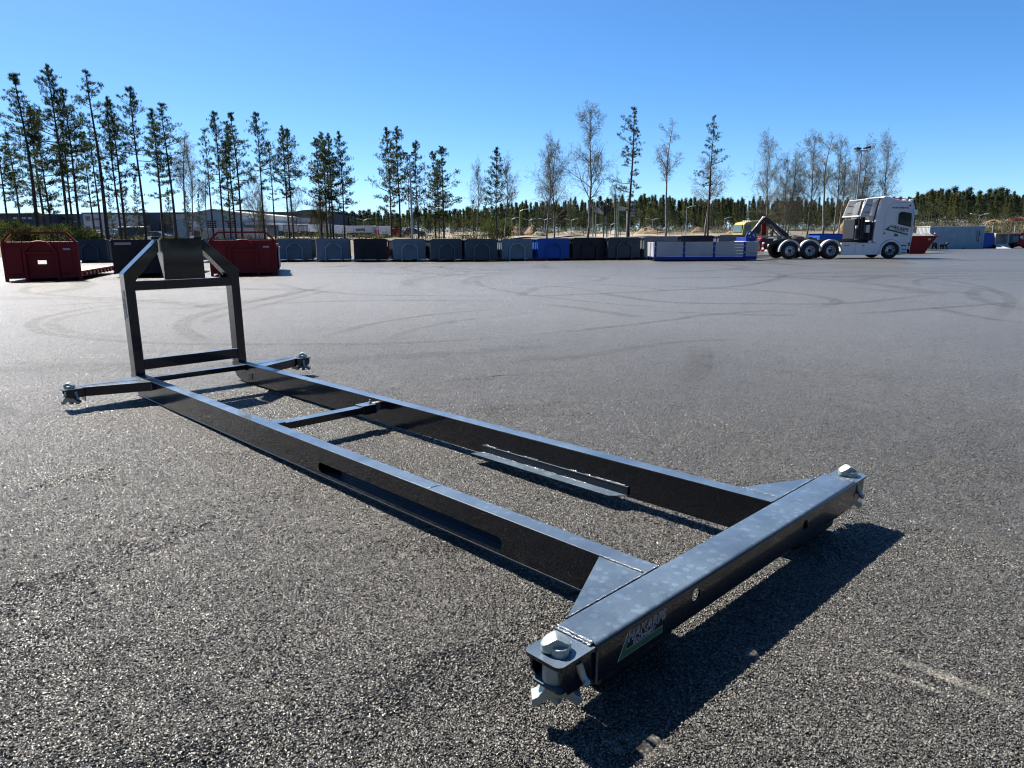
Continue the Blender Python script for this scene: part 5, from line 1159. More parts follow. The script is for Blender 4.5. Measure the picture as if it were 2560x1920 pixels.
# the forest on the far side: front trees one by one, the mass behind them as one stand
def conifer(seed, Ht=14.0, cr=1.7, cs=.25, pts=260, bl=(.68, .15)):
    rng = np.random.default_rng(seed); C, D = [], []
    for _ in range(pts):
        t_ = rng.random() ** .8; z = Ht * (cs + (1 - cs) * t_); r = cr * (1 - t_) ** 1.05 * 1.2 * (.35 + .65 * rng.random() ** .5) * (1 + .3 * math.sin(z * 2.3 + seed)); a = rng.uniform(0, 6.28)
        C.append((r * math.cos(a), r * math.sin(a), z)); D.append((math.cos(a) * .8, math.sin(a) * .8, .45))
    for q in range(5): C.append((0, 0, Ht * (.93 + .018 * q))); D.append((0, 0, 1))
    V, F_ = blades(rng, np.array(C), np.array(D), 5, bl[0], bl[1], .22)
    return V, F_
CON = [(conifer(31, 14, 1.7, .15)), (conifer(32, 14, 1.35, .3)), (conifer(33, 14, 1.9, .38)), (conifer(34, 14, 1.2, .12)), (conifer(35, 14, 1.6, .45)), (conifer(36, 14, 2.0, .3, 240))]
TRK = segs_to_mesh('trunk', [((0, 0, 0), (.05, 0, 5), .15, .11), ((.05, 0, 5), (0, .05, 10), .11, .06), ((0, .05, 10), (0, 0, 13.6), .06, .02)], mat('far_bark', (.11, .085, .065), .9, var=.4, scale=1), 5)
CM = {}
frnd = random.Random(77)
def skyline(u):
    pts = [(-200, 545), (430, 545), (560, 548), (880, 533), (1000, 536), (1100, 530), (1230, 520), (1330, 506), (1440, 500), (1600, 493), (1800, 497), (1950, 500), (2100, 498), (2280, 488), (2330, 478), (2450, 486), (2560, 484), (2800, 480)]
    for (a, b), (c, d) in zip(pts[:-1], pts[1:]):
        if a <= u <= c: return b + (d - b) * (u - a) / (c - a)
    return pts[-1][1]
def far_tree(u, Y, dv=0.0):
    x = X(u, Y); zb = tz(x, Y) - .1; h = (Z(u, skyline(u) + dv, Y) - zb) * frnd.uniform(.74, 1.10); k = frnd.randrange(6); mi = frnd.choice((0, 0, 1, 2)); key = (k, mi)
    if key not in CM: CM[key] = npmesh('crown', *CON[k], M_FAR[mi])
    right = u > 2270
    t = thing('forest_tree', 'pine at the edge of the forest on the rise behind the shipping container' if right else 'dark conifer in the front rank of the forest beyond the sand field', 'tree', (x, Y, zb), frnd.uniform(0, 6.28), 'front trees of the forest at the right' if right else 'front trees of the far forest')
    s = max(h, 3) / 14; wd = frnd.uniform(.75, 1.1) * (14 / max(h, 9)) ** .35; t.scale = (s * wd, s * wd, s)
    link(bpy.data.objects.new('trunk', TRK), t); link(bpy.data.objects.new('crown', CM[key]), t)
nfar = 0
for i in range(190):
    u = 872 + (2262 - 872) * (i + frnd.uniform(-.4, .4)) / 190; far_tree(u, frnd.uniform(188, 204))
for i in range(54):
    u = 2262 + (2640 - 2262) * (i + frnd.uniform(-.4, .4)) / 54; far_tree(u, frnd.uniform(128, 142))
def stand(name, spots, label=None):
    Vs, Fs, n0 = [], [], 0; Ts = []
    for (x, y, h, wd, k) in spots:
        V, F_ = CON[k]; zb = tz(x, y); a = frnd.uniform(0, 6.28); ca, sa = math.cos(a), math.sin(a); s = h / 14
        W_ = np.stack([(V[:, 0] * ca - V[:, 1] * sa) * s * wd + x, (V[:, 0] * sa + V[:, 1] * ca) * s * wd + y, V[:, 2] * s + zb], 1); Vs.append(W_); Fs.append(F_ + n0); n0 += len(V)
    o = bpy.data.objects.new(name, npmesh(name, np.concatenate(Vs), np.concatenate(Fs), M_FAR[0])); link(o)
    return tag(o, label, 'forest', kind='stuff')
sp = []
for i in range(640):
    u = frnd.uniform(860, 2700); Y = frnd.uniform(206, 250) if u < 2262 else frnd.uniform(143, 185); x = X(u, Y); h = (Z(u, skyline(u) + 2, Y) - tz(x, Y)) * frnd.uniform(.82, 1.02); sp.append((x, Y, h, 1.05, frnd.randrange(6)))
for i in range(70):
    u = frnd.uniform(-80, 900); Y = frnd.uniform(215, 260); x = X(u, Y); sp.append((x, Y, (Z(u, 546, Y) - tz(x, Y)) * frnd.uniform(.8, 1.05), 1.5, frnd.randrange(6)))
for i in range(420):
    u = frnd.uniform(860, 2700); Y = frnd.uniform(206, 270) if u < 2262 else frnd.uniform(143, 200); x = X(u, Y); sp.append((x, Y, frnd.uniform(4.5, 7.5), 2.3, 3))
stand('forest_mass', sp, 'dark green conifer forest filling the horizon behind the sand field')
# added ring of forest out of view, put in to darken reflections and sky fill
sp = []
for i in range(560):
    ang = math.radians(62 + (i + frnd.random()) * 236 / 560); R_ = frnd.uniform(52, 78); x, y = R_ * math.sin(ang) * 1.5, R_ * math.cos(ang)
    sp.append((x, y - 6, frnd.uniform(12, 23), 1.9, frnd.choice((0, 3, 3, 1, 5))))
stand('shading_forest', sp, 'added conifer ring out of view, darkening reflections and sky fill')

# brushwood, low shrubs and weeds on the land behind the yard
def brush(name, spots, mt, hgt, label):
    rng = np.random.default_rng(len(spots)); C = np.array([(x, y, tz(x, y) + .25 * h) for x, y, h in spots]); Hh = np.array([h for _, _, h in spots])
    V, F_ = blades(rng, C, np.tile([[0, 0, 1.0]], (len(C), 1)), 12, hgt, .07, .30); o = bpy.data.objects.new(name, npmesh(name, V, F_, mt)); link(o); return tag(o, label, 'shrub', kind='stuff')
def scatter(n, u0, u1, y0, y1, h): return [(X(frnd.uniform(u0, u1), 1) * yy, yy, h) for yy in (frnd.uniform(y0, y1) for _ in range(n))]
brush('brushwood', scatter(1500, -40, 2300, 150, 186, 1.0), M_BRUSH, 1.3, 'brown bare brushwood along the foot of the far forest')
brush('weeds', scatter(900, -40, 1300, 84, 118, .3), M_BRUSH, .5, 'dry brown weeds under the pines')
brush('green_brushwood', scatter(190, -40, 1250, 84, 112, .8) + scatter(250, 1240, 2300, 140, 184, 1.0) + scatter(350, 2270, 2640, 98, 128, .6), M_BRUSHG, 1.1, 'low olive green shrubs and young growth behind the yard')
brush('dry_grass', scatter(900, 2270, 2640, 93, 128, .5), M_BRUSH, .8, 'dry grass on the bank at the right')
def bush(u, vt, Y, wide, mt, label):
    rng = np.random.default_rng(int(u)); x = X(u, Y); zb = tz(x, Y); h = Z(u, vt, Y) - zb; n = 420; C = rng.normal(0, 1, (n, 3)); C /= np.linalg.norm(C, axis=1)[:, None]; C *= rng.uniform(.3, 1, (n, 1)) ** .5
    C = C * np.array([wide, wide * .8, h * .5]) * rng.uniform(.75, 1.15, (n, 1)) + np.array([0, 0, h * .5]); V, F_ = blades(rng, C, C * .3 + np.array([0, 0, .6]), 7, .34, .085, .14)
    t = thing('bush', label, 'bush', (x, Y, zb)); link(bpy.data.objects.new('foliage', npmesh('foliage', V, F_, mt)), t)
    sg = [((0, 0, 0), tuple(rng.normal(0, .5, 2) * wide) + (h * .7,), .05, .01) for _ in range(6)]; link(bpy.data.objects.new('stem', segs_to_mesh('stem', sg, M_BARK, 4)), t)
for a in ((20, 545, 80, 2.6, M_BRUSHG, 'large olive bush at the left edge behind the red flatbed body'), (66, 562, 82, 1.6, M_NEEDLE[1], 'rounded olive bush in front of the navy hall, near the left edge'), (160, 560, 80, 3.0, M_BRUSHG, 'wide brownish bush under the tallest pine'), (214, 575, 84, 1.8, M_NEEDLE[1], 'low dark bush left of the white car'), (1245, 545, 92, 2.2, M_NEEDLE[1], 'olive bush at the foot of the lone dense pine')):
    bush(*a)

# ================================================================ BUILDINGS, LORRIES AND SMALL THINGS FAR OFF
M_LAMP = mat('galvanised_mast', (.30, .32, .34), .5, metal=.4, var=.1)
def wall_mat(n, c): return mat(n, c, .7, var=.1, scale=.4)
M_NAVYW, M_GREYW, M_BLUEW, M_PALEW, M_DGREY = wall_mat('navy_cladding', (.012, .022, .045)), wall_mat('grey_cladding', (.075, .09, .115)), wall_mat('pale_blue_cladding', (.20, .28, .36)), wall_mat('white_cladding', (.34, .36, .40)), wall_mat('dark_grey_cladding', (.05, .058, .072))
M_ROOFL = wall_mat('light_sheet_roof', (.34, .35, .34)); M_WIN = mat('window_pane', (.012, .016, .02), .12, var=.2, spec=.7)
def hall(name, label, u0, u1, vt, Y, D, wm, roof=M_DGREY, cat='building', peak=None):
    """long box-shaped hall; returns (thing, width, height)"""
    x0, x1 = X(u0, Y), X(u1, Y); zb = tz((x0 + x1) / 2, Y) - .6; h = Z((u0 + u1) / 2, vt, Y) - zb; w = x1 - x0
    t = thing(name, label, cat, (x0, Y, zb))
    if peak:
        hp = Z((u0 + u1) / 2, peak[1], Y) - zb; px = X(peak[0], Y) - x0
        MB().prism([(0, 0), (w, 0), (w, h), (px, hp), (0, h)], 'y', 0, D).build('wall', wm, t)
        m = MB(); m.add([(-.2, -.3, h - .05), (px, -.3, hp + .05), (px, D, hp + .05), (-.2, D, h - .05), (-.2, -.3, h + .15), (px, -.3, hp + .25), (px, D, hp + .25), (-.2, D, h + .15)], [(0, 3, 2, 1), (4, 5, 6, 7), (0, 1, 5, 4), (1, 2, 6, 5), (2, 3, 7, 6), (3, 0, 4, 7)])
        m.build('roof', roof, t)
        m = MB(); m.add([(w + .2, -.3, h - .05), (px, -.3, hp + .05), (px, D, hp + .05), (w + .2, D, h - .05), (w + .2, -.3, h + .15), (px, -.3, hp + .25), (px, D, hp + .25), (w + .2, D, h + .15)], [(0, 1, 2, 3), (4, 7, 6, 5), (0, 4, 5, 1), (1, 5, 6, 2), (2, 6, 7, 3), (3, 7, 4, 0)])
        m.build('roof', roof, t)
    else:
        B('wall', wm, t, (0, w, 0, D, 0, h - .25)); B('roof', roof, t, (-.2, w + .2, -.2, D, h - .25, h))
    return t, w, h, x0, zb
def onwall(t, nm, mt, x0, zb, Y, u0, u1, v0, v1, d0=-.08, d1=.02, **k):
    return B(nm, mt, t, (X(u0, Y) - x0, X(u1, Y) - x0, d0, d1, Z(u0, v1, Y) - zb, Z(u0, v0, Y) - zb), **k)
t, w_, h_, x0, zb = hall('warehouse', 'navy blue hall with small white windows at the far left edge behind the pines', -60, 88, 533, 150, 30, M_NAVYW)
for u in (40, 62, 77): onwall(t, 'window', M_PALEW, x0, zb, 150, u, u + 10, 543, 548)
t2, w_, h_, x2, zb2 = hall('grey_warehouse', 'long grey hall with white stair block behind the tallest pines', 88, 214, 535, 160, 34, M_GREYW)
for u in (100, 118, 136, 160, 178): onwall(t2, 'window_strip', M_WIN, x2, zb2, 160, u, u + 12, 544, 549)
for u in (128, 141): onwall(t2, 'loading_door', M_NAVYW, x2, zb2, 160, u, u + 5, 556, 566)
for u in (121, 143, 190): onwall(t2, 'canopy', M_ROOFL, x2, zb2, 160, u, u + 7, 553.5, 555, -1.0, 0)
t3, w_, h_, x3, zb3 = hall('office_building', 'white two-storey office front with dark windows between the tall left pines', 214, 278, 531, 155, 20, M_PALEW)
for u in (220, 226): onwall(t3, 'window', M_WIN, x3, zb3, 155, u, u + 5, 541, 552); onwall(t3, 'window', M_WIN, x3, zb3, 155, u - 8 if u > 222 else u, u + 2, 566, 573)
for u in (236, 244, 252, 266): onwall(t3, 'window', M_WIN, x3, zb3, 155, u, u + 6, 567, 572); onwall(t3, 'window', M_WIN, x3, zb3, 155, u, u + 6, 546, 551)
t4, w_, h_, x4, zb4 = hall('dark_warehouse', 'long dark grey warehouse with a black gateway left of the pale blue hall', 278, 500, 531, 170, 40, M_DGREY)
onwall(t4, 'gateway', M_BLACKP, x4, zb4, 170, 401, 417, 557, 580); onwall(t4, 'blue_entrance', mat('blue_glass', (.01, .03, .12), .2), x4, zb4, 170, 279, 301, 552, 578)
onwall(t4, 'sign_board', mat('orange_sign', (.25, .12, .07), .6), x4, zb4, 170, 370, 380, 562, 567)
for u in (305, 340, 372, 430, 460): onwall(t4, 'cladding_joint', M_GREYW, x4, zb4, 170, u, u + .8, 533, 578)
t5, w_, h_, x5, zb5 = hall('rolling_roof_hall', 'huge dark grey hall with a gently waved roof line behind the pale blue hall', 500, 848, 530, 185, 40, M_DGREY)
m = MB(); n = 40; rp = [(w_ * i / n, h_ - .4 + 1.0 * max(0, math.cos((i / n - .33) * 9)) * (1 if i / n < .55 else .0) + (.9 * max(0, math.cos((i / n - .80) * 10)) if i / n >= .55 else 0)) for i in range(n + 1)]
m.prism([(0, h_ - .6)] + rp + [(w_, h_ - .6)], 'y', -.3, 40); m.build('waved_roof', M_DGREY, t5)
t6, w_, h_, x6, zb6 = hall('gabled_hall', 'pale blue gabled hall with two gridded windows left of the white lorries', 486, 604, 534, 120, 40, M_BLUEW, M_ROOFL, peak=(540, 525.5))
for u0 in (521, 571.5):
    fr = onwall(t6, 'window', M_PALEW, x6, zb6, 120, u0, u0 + 23.5, 551, 571)
    for i in range(4):
        for j in range(4): onwall(fr, 'pane', M_WIN, x6, zb6, 120, u0 + .8 + i * 5.8, u0 + 5.2 + i * 5.8, 551.8 + j * 4.9, 555.4 + j * 4.9, -.12, -.081)
onwall(t6, 'vent', M_DARK, x6, zb6, 120, 489, 491, 540, 544); onwall(t6, 'alarm_box', M_GREYW, x6, zb6, 120, 497, 501, 540, 549)
x7a, x7b = X(604, 121), X(774, 150)
t7 = thing('loading_shed', 'long pale shed with white sheet roof and open loading bay right of the gabled hall', 'building', (x7a, 121, zb6))
hh7 = Z(604, 537, 121) - zb6
def slab(nm, mt, pa, pb, z0, z1, th, o=0):
    a, b = Vector(pa), Vector(pb); d = (b - a).normalized(); n_ = Vector((-d.y, d.x, 0)); q = [a + n_ * o, b + n_ * o, b + n_ * (o + th), a + n_ * (o + th)]
    return MB().add([(p.x, p.y, z0) for p in q] + [(p.x, p.y, z1 if i in (0, 3) else z1) for i, p in enumerate(q)], ((0, 3, 2, 1), (4, 5, 6, 7), (0, 1, 5, 4), (1, 2, 6, 5), (2, 3, 7, 6), (3, 0, 4, 7))).build(nm, mt, t7)
E2 = (x7b - x7a, 29, 0)
slab('wall', M_BLUEW, (0, 0, 0), E2, 0, hh7 - .6, 12); slab('roof', M_ROOFL, (0, 0, 0), E2, hh7 - .59, hh7 + .2, 12.4, -.3)
slab('bay_wall', M_PALEW, (.8, .6, 0), (E2[0] * .45, 13, 0), 0, hh7 * .56, .2, -.5); slab('canopy', mat('white_canopy', (.6, .6, .58), .6), (.5, .2, 0), (E2[0] * .66, 19, 0), hh7 * .66, hh7 * .74, 3.2, -3.3)
for f in (.26, .52): slab('post', M_DGREY, (E2[0] * f, 29 * f, 0), (E2[0] * f + .35, 29 * f + .35, 0), 0, hh7 * .64, .5, -.9)
# white hoarding in front of the gabled hall
for k, (u0, u1, vt, lab) in enumerate(((500, 578, 571, 'white site hoarding in front of the gabled hall'), (584, 655, 570, 'white trailer side parked below the loading shed'))):
    Y = 108; t = thing('hoarding' if k == 0 else 'parked_trailer', lab, 'hoarding' if k == 0 else 'trailer', (X(u0, Y), Y, tz(X(u0, Y), Y)))
    zz = Z(u0, vt, Y) - tz(X(u0, Y), Y); w = X(u1, Y) - X(u0, Y); n = 5 if k == 0 else 1
    for i in range(n): B('panel', M_PALEW, t, (w * i / n + .01, w * (i + 1) / n - .01, 0, .08 if k == 0 else 2.4, .1, zz), bevel=.01)
    if k: B('frame', M_DARK, t, (.2, w - .2, .2, 2.2, -.4, .09))
    else:
        for i in range(6): B('post', M_DGREY, t, (w * i / 5 - .03, w * i / 5 + .03, .08, .14, 0, zz))
B('kiosk_roof', M_ROOFL, thing('site_hut', 'small white hut with bright lean-to roof left of the gabled hall', 'hut', (X(472, 110), 110, tz(X(472, 110), 110))), (.7, 2.1, -1.0, 1.4, 1.7, 1.85))
hut = bpy.data.objects.get('site_hut'); B('wall', M_PALEW, hut, (0, .85, 0, 2, 0, 3.1)); B('wall', M_DGREY, hut, (.87, 2, 0, 1.4, 0, 1.69)); B('window', M_WIN, hut, (.2, .5, -.02, .0, 1.5, 2.3))

def trailer(u0, u1, vt, Y, dy, label, ends=True):
    """white box semi-trailer; its doors face the camera at the left, the long side runs off to the right"""
    x0 = X(u0, Y); zb = tz(x0, Y); t = thing('semi_trailer', label, 'trailer', (x0, Y, zb), 0, 'white box trailers parked beyond the container row'); h = Z(u0, vt, Y) - zb
    a = Vector((0, 0)); wdt = 2.5; x1 = X(u1, Y + dy) - x0; L_ = math.hypot(x1, dy); ang = math.atan2(dy, x1)
    T = Matrix.Rotation(ang, 4, 'Z'); bb = .95
    m = MB(); m.box(0, L_, 0, wdt, bb, h, T); m.build('box', M_TRW, t, bevel=.02)
    m = MB(); m.box(-.03, 0, .05, wdt - .05, bb, h - .08, T); d_ = m.build('rear_frame', M_DGREY, t)
    for k in (0, 1): m = MB(); m.box(-.06, -.031, .12 + k * 1.16, 1.2 + k * 1.16, bb + .12, h - .2, T); m.build('rear_door', M_PALEW, d_)
    for k in range(4): m = MB(); m.box(-.09, -.061, .35 + k * .58, .39 + k * .58, bb + .15, h - .25, T); m.build('locking_bar', M_GREYW, d_)
    m = MB(); m.box(.3, L_ - .3, .3, wdt - .3, bb - .3, bb - .001, T); m.build('chassis', M_DARK, t)
    for k in range(3):
        for yy in (.15, wdt - .15): m = MB(); m.lathe([(0, -.15), (.48, -.15), (.48, .15), (0, .15)], 14, T @ Matrix.Translation((1.6 + k * 1.3, yy, .48)) @ Matrix.Rotation(PI / 2, 4, 'X')); m.build('wheel', M_RUBBER, t)
    m = MB(); m.box(5.5, L_ - 3, -.02, .0, bb - .35, bb - .1, T); m.build('side_guard', M_GREYW, t)
    return t, L_, h, T
M_TRW = mat('white_trailer_panel', (.50, .53, .57), .45, coat=.2, var=.05)
for a in ((698, 741, 561, 126, 0, 'white box trailer, leftmost of the parked row, beside the loading shed'), (745, 770, 560.5, 124, 6, 'white trailer with dark door frame, second in the parked row'), (772, 832, 561, 122, 5, 'white trailer behind the five-stemmed pine clump'), (833, 862, 562, 121, 4, 'short visible white trailer left of the longest one')):
    trailer(*a)
t, L_, h, T = trailer(865, 942, 564.5, 118, 1.5, 'longest white trailer, its rear doors facing the yard')
m = MB(); m.box(L_ - 3.4, L_ - 1.9, -.012, -.002, h - .8, h - .45, T); m.build('logo_strip', M_GREYW, t)
t, L_, h, T = trailer(949, 978, 565, 118, 1.5, 'white trailer coupled to the red lorry cab at the right end')
Yc = 119.5; x0 = X(980, Yc); zb = tz(x0, Yc); rl = thing('lorry_cab', 'dark red lorry cab at the right end of the trailer row', 'truck', (x0, Yc, zb))
B('cab', PAINTS['red'], rl, (0, 1.25, 0, 2.4, .6, Z(985, 571, Yc) - zb), bevel=.06); B('side_window', M_WIN, rl, (.5, 1.1, -.02, 0, 1.6, 2.1)); B('bumper', PAINTS['red'], rl, (-.3, 1.3, -.02, 2.4, .35, .59))
for x in (.6,): wheel(rl, x, .15, .5, .5, .3, 1)
Yc = 112; x0 = X(939, Yc); zb = tz(x0, Yc); sg = thing('red_sign', 'tall red and white fuel-price type sign before the trailers', 'sign', (x0, Yc, zb))
B('board', mat('sign_red', (.32, .02, .02), .5), sg, (0, .55, 0, .15, 0, Z(942, 575, Yc) - zb)); B('top_board', M_PALEW, sg, (0, .55, -.002, .152, Z(942, 575, Yc) - zb, Z(942, 565, Yc) - zb)); B('white_mark', M_PRINTW, sg, (.24, .31, -.01, -.001, .5, 1.5))

# parked cars on the far car park
def car(u, Y, col, label, L_=4.3, rz=0.0, group='cars parked beyond the pines'):
    x = X(u, Y); t = thing('parked_car', label, 'car', (x, Y, tz(x, Y) + .02), rz, group)
    MB().prism([(-L_ / 2, .35), (-L_ / 2, .75), (-L_ / 2 + .15, .92), (-L_ * .15, 1.0), (L_ * .28, .95), (L_ / 2 - .1, .78), (L_ / 2, .6), (L_ / 2, .35)], 'y', -.88, .88).build('body', col, t, bevel=.06)
    MB().prism([(-L_ * .40, .93), (-L_ * .28, 1.42), (L_ * .02, 1.46), (L_ * .24, .96)], 'y', -.74, .74).build('glasshouse', M_GLASS, t, bevel=.05)
    B('roof', col, t, (-L_ * .27, L_ * .02, -.70, .70, 1.43, 1.475), bevel=.02)
    for xx in (-L_ * .31, L_ * .31):
        for yy in (-.8, .8): MB().lathe([(0, -.1), (.32, -.1), (.32, .1), (0, .1)], 14, Matrix.Translation((xx, yy, .32)) @ Matrix.Rotation(PI / 2, 4, 'X')).build('wheel', M_RUBBER, t)
CB, CW, CG, CD = mat('black_car', (.01, .01, .012), .2, coat=.8), mat('white_car', (.5, .52, .54), .25, coat=.8), mat('silver_car', (.25, .27, .3), .25, metal=.5, coat=.8), mat('dark_blue_car', (.02, .03, .06), .2, coat=.8)
for a in ((222, 132, CW, 'white car beside the office front'), (262, 128, CG, 'silver car, leftmost of the close-parked group'), (283, 126, CW, 'white car in the close-parked group'), (300, 124, CG, 'silver estate car in the close-parked group'), (318, 122, CB, 'black car with glinting roof left of a dark van'), (398, 116, CD, 'dark blue car seen above the hook bow plate'), (70, 128, CB, 'dark car parked near the navy hall'), (1036, 130, CD, 'dark car far off right of the grey floodlight mast')):
    car(*a)
x = X(338, 118); vn = thing('parked_van', 'dark grey van left of the hook bow plate, beyond the pines', 'van', (x, 118, tz(x, 118)))
B('body', PAINTS['navy'], vn, (-2.2, 2.2, -.95, .95, .35, 1.9), bevel=.12); B('windscreen', M_GLASS, vn, (1.2, 1.9, -.97, .97, 1.25, 1.75), bevel=.03)
for xx in (-1.4, 1.4):
    for yy in (-.85, .85): MB().lathe([(0, -.1), (.34, -.1), (.34, .1), (0, .1)], 14, Matrix.Translation((xx, yy, .34)) @ Matrix.Rotation(PI / 2, 4, 'X')).build('wheel', M_RUBBER, vn)

# masts and lamps
def mast(u, ut, vt, Y, label, arms=2, r=.09, flood=True, cat='floodlight mast'):
    x = X(u, Y); zb = tz(x, Y) - .05; zt = Z(ut, vt, Y) - zb; t = thing('floodlight_mast', label, cat, (x, Y, zb)); dx = 0
    MB().tube([(0, 0, 0), (0, 0, zt * .5), (0, 0, zt)], [r * 1.25, r, r * .55], 10).build('mast', M_LAMP, t, smooth=60)
    B('cross_arm', M_LAMP, t, (-.55, .55, -.05, .05, zt - .05, zt + .05))
    for sx in (-.42, .42):
        MB().bar((sx - .24, -.15, zt + .20), (sx + .24, -.05, zt + (.16 if sx < 0 else .32)), .42, .16).build('lamp_head', M_DARK, t, bevel=.02)
mast(2134.6, 2155.7, 377, 66, 'tall pale floodlight mast with two lamp heads left of the white truck cab')
mast(1031, 1027, 388, 74, 'grey floodlight mast standing among the pines in the middle')
def lamp(u, vt, Y, label, double=True, r=.06, group='slim street lamps on the sand field'):
    x = X(u, Y); zb = tz(x, Y) - .05; h = Z(u, vt, Y) - zb; t = thing('street_lamp', label, 'street lamp', (x, Y, zb), 0, group)
    MB().tube([(0, 0, 0), (0, 0, h)], [r * 1.4, r * .7], 8).build('pole', M_LAMP, t, smooth=60)
    for sx in ((-1, 1) if double else (1,)):
        MB().tube([(0, 0, h - .3), (sx * .6, 0, h), (sx * .9, 0, h + .03)], .035, 6).build('arm', M_LAMP, t); MB().bar((sx * .8, 0, h + .03), (sx * 1.5, 0, h + .12), .25, .10).build('lamp_head', M_FAIR, t)
for a in ((911, 548, 150, 'double-armed street lamp above the white trailers', True), (1280, 545, 160, 'double-armed street lamp, leftmost of four on the sand field', True), (1299, 524, 120, 'taller single street lamp beside the leftmost double one', False), (1323, 548, 165, 'small double-armed street lamp left of the twin birches', True), (1361, 547, 160, 'double-armed street lamp between the twin birches', True), (1428, 548, 155, 'double-armed street lamp left of the largest leaning birch', True),
          (1488, 561, 150, 'short street lamp with round white head left of the dark flag', False), (1526, 559, 150, 'short curved street lamp between the flagpoles', False), (1630, 547, 150, 'double-armed street lamp right of the white banner', True), (1714, 516, 122, 'tall slim street lamp right of the slender lone birch', False), (1809, 544, 150, 'thin street lamp left of the yellow-cabbed truck', False), (2442, 536, 122, 'street lamp standing behind the shipping container', True), (822, 512, 150, 'tall lamp mast behind the pine right of the five-stemmed clump', True)):
    lamp(*a)
M_WFLAG, M_DFLAG, M_GPOLE = mat('white_flag_cloth', (.42, .43, .45), .8), mat('dark_flag_cloth', (.05, .045, .06), .8), mat('green_grey_pole', (.16, .22, .17), .6)
def flagpole(u, vt, Y, pm, label, flag=None, fm=None):
    x = X(u, Y); zb = tz(x, Y) - .05; h = Z(u, vt, Y) - zb; t = thing('flagpole', label, 'flagpole', (x, Y, zb), 0, 'flagpoles beyond the dark containers')
    MB().tube([(0, 0, 0), (0, 0, h)], [.09, .05], 8).build('pole', pm, t, smooth=60); MB().lathe([(0, -.12), (.1, 0), (0, .12)], 10, Matrix.Translation((0, 0, h + .1))).build('finial', M_PRINTW, t)
    if flag:
        fu = [(X(a, Y) - x, Z(a, b, Y) - zb) for a, b in flag]; n = 8; top, bot = [], []
        o = MB()
        for i in range(n + 1):
            f = i / n; a = Vector(fu[0]).lerp(Vector(fu[1]), f); b = Vector(fu[3]).lerp(Vector(fu[2]), f); y = .22 * math.sin(f * 9)
            o.v += [(a[0], y, a[1]), (b[0], y + .1, b[1]), (a[0], y + .03, a[1]), (b[0], y + .13, b[1])]
        o.f = [(4 * i, 4 * i + 1, 4 * i + 5, 4 * i + 4) for i in range(n)] + [(4 * i + 2, 4 * i + 6, 4 * i + 7, 4 * i + 3) for i in range(n)]
        fo = o.build('flag', fm, t, smooth=180); return t, fo
    return t, None
Yf = 98
flagpole(1482, 505, Yf, M_GPOLE, 'green-grey flagpole behind the largest leaning birch')
flagpole(1489, 506, Yf, M_GPOLE, 'green-grey flagpole with a drooping white flag', ((1486, 512), (1511, 534), (1508, 537), (1484, 529)), M_WFLAG)
t_, f_ = flagpole(1509, 507, Yf, PAINTS['navy'], 'dark flagpole with a long dark hanging flag', ((1510, 510), (1520, 511), (1518, 539), (1510, 541)), M_DFLAG)
flagpole(1517, 513, Yf + 3, PAINTS['navy'], 'second dark flagpole, right of the long dark flag', ((1520, 512), (1525, 515), (1524, 533), (1520, 530)), M_DFLAG)
flagpole(1541, 505, Yf, M_GPOLE, 'green-grey flagpole without flag behind the olive pine twigs')
flagpole(1545, 504.5, Yf, M_GPOLE, 'green-grey flagpole with a white flag blown right', ((1546, 514), (1567, 520), (1566, 528), (1545, 526)), M_WFLAG)
flagpole(1566, 505, Yf - 6, M_WFLAG, 'white flagpole left of the tall one-sided pine')
tb, fb = flagpole(1573, 506, Yf - 8, M_WFLAG, 'white flagpole with a square white banner right of the one-sided pine', ((1568.5, 508), (1588, 508.5), (1586.5, 541.5), (1569, 541)), M_WFLAG)
rb = random.Random(3)
for i in range(4):
    for j in range(7):
        a = 1577 + i * 2.3; b = 512 + j * 3.8; x = X(a, Yf - 8) - tb.location.x; z_ = Z(a, b, Yf - 8) - tb.location.z
        if rb.random() < .8: B('print_stroke', M_DFLAG, tb, (x, x + .075, -.30, -.28, z_ - .13, z_ + .02))

# heaps of soil, a bright branch pile, orange netting on the right-hand bank
M_HEAP = mat('ochre_soil', (.19, .125, .065), .95, var=.4, scale=1.2, bump=.8, bscale=3)
def heap(u, Y, w, h, label, mt=None):
    rng = np.random.default_rng(int(u)); x = X(u, Y); zb = tz(x, Y) - .1; t = thing('soil_heap', label, 'soil heap', (x, Y, zb), 0, 'heaps of soil beyond the yard'); n, rr = 22, 9; V = [(0, 0, h)]; F_ = []
    for j in range(1, rr + 1):
        for i in range(n):
            a = 6.2832 * i / n; r = w / 2 * j / rr * (1 + .13 * math.sin(a * 3 + u) + rng.normal(0, .05)); V.append((r * math.cos(a), r * math.sin(a) * .8, h * (1 - (j / rr) ** 1.2) * (1 + rng.normal(0, .09)) if j < rr else -.1))
    F_ = [(0, 1 + i, 1 + (i + 1) % n) for i in range(n)] + [(1 + (j - 1) * n + i, 1 + j * n + i, 1 + j * n + (i + 1) % n, 1 + (j - 1) * n + (i + 1) % n) for j in range(1, rr) for i in range(n)]
    MB().add(V, F_).build('heap', mt or M_HEAP, t, smooth=60)
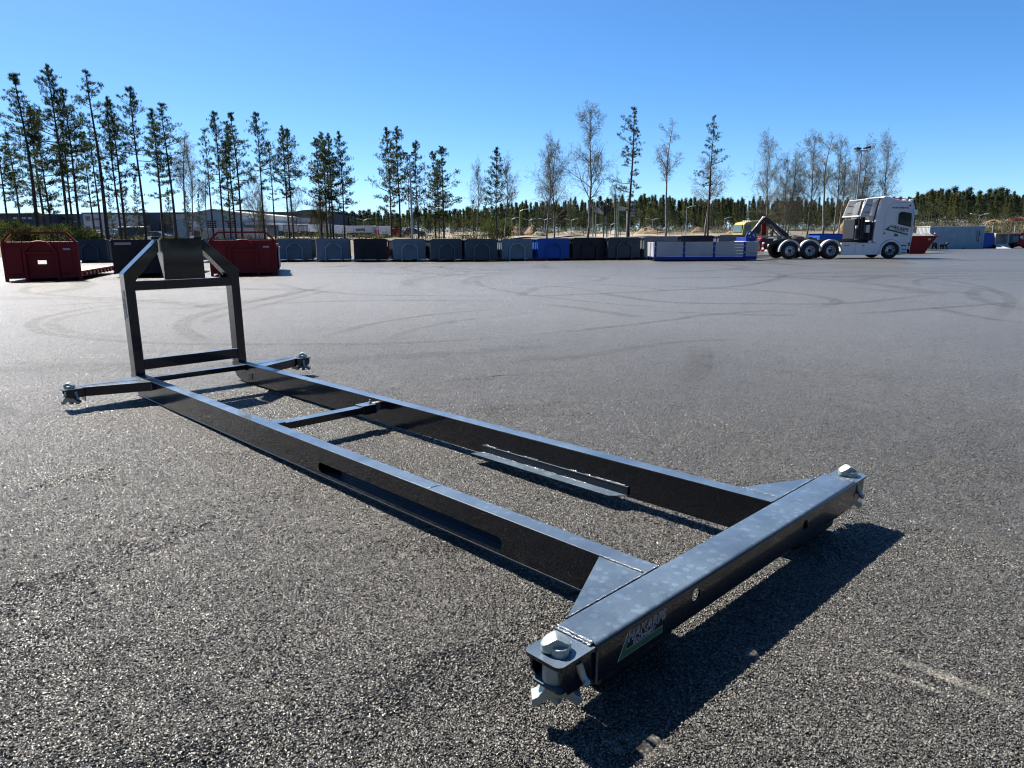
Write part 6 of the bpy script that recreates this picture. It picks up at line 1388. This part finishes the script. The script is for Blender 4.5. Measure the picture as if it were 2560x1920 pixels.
for a in ((1288, 140, 4.6, 2.0, 'ochre soil heap left of the bright blue container'), (1331, 140, 3.6, 2.1, 'pointed ochre soil heap above the bright blue container'), (1348, 136, 3.4, 1.3, 'low grey gravel heap beside the pointed ochre heap', M_SAND), (1238, 142, 5, 1.3, 'low pale soil heap at the end of the pine group', M_SAND), (1619, 140, 6.5, 1.9, 'broad brown soil heap right of the white banner'), (1745, 145, 2.8, 1.2, 'small soil heap left of the yellow-cabbed truck'), (1830, 150, 4, .9, 'low brown heap behind the yellow-cabbed truck'), (2114, 140, 4.4, 2.8, 'ochre heap behind the tall pale floodlight mast'), (2478, 122, 5, .9, 'brown earth bank above the bright blue bin')):
    heap(*a)
x = X(2540, 122); nt2 = thing('barrier_netting', 'orange-red barrier netting on the bank at the right edge', 'netting', (x, 122, tz(x, 122)))
MB().add([(-2.4, 0, .1), (2.2, 0, .3), (2.6, .6, .9), (-1.2, .5, .8), (-.2, .4, 1.1)], [(0, 1, 2, 4, 3)]).build('net', mat('orange_net', (.5, .10, .04), .7), nt2); B('pale_board', M_PALEW, nt2, (-2.8, 1.5, -.2, .0, -.1, .3))
# thin wire fence along the back of the yard
def fence(u0, u1, Y0, Y1, n, label, hgt=1.5):
    a = Vector((X(u0, Y0), Y0, 0)); b = Vector((X(u1, Y1), Y1, 0)); t = thing('wire_fence', label, 'fence', (a.x, a.y, tz(a.x, a.y))); prev = None
    for i in range(n + 1):
        p = a.lerp(b, i / n); z_ = tz(p.x, p.y); q = (p.x - a.x, p.y - a.y, z_ - tz(a.x, a.y)); MB().tube([q, (q[0], q[1], q[2] + hgt)], .028, 5).build('fence_post', M_DARK, t)
        if prev:
            for k in (.35, .7, 1.0): MB().tube([(prev[0], prev[1], prev[2] + hgt * k), (q[0], q[1], q[2] + hgt * k)], .006, 3).build('wire', M_DARK, t)
        prev = q
fence(-20, 1240, 100, 100, 46, 'thin wire fence with dark posts running behind the pines'); fence(1240, 2270, 108, 112, 34, 'thin wire fence with dark posts in front of the sand field')
for u, lab in ((2479, 'white marker pole behind the bright blue bin'), (2534, 'white marker pole behind the dark slate container')):
    t = thing('marker_pole', lab, 'pole', (X(u, 92), 92, tz(X(u, 92), 92))); MB().tube([(0, 0, 0), (0, 0, 2.6)], .05, 6).build('pole', M_FAIR, t)
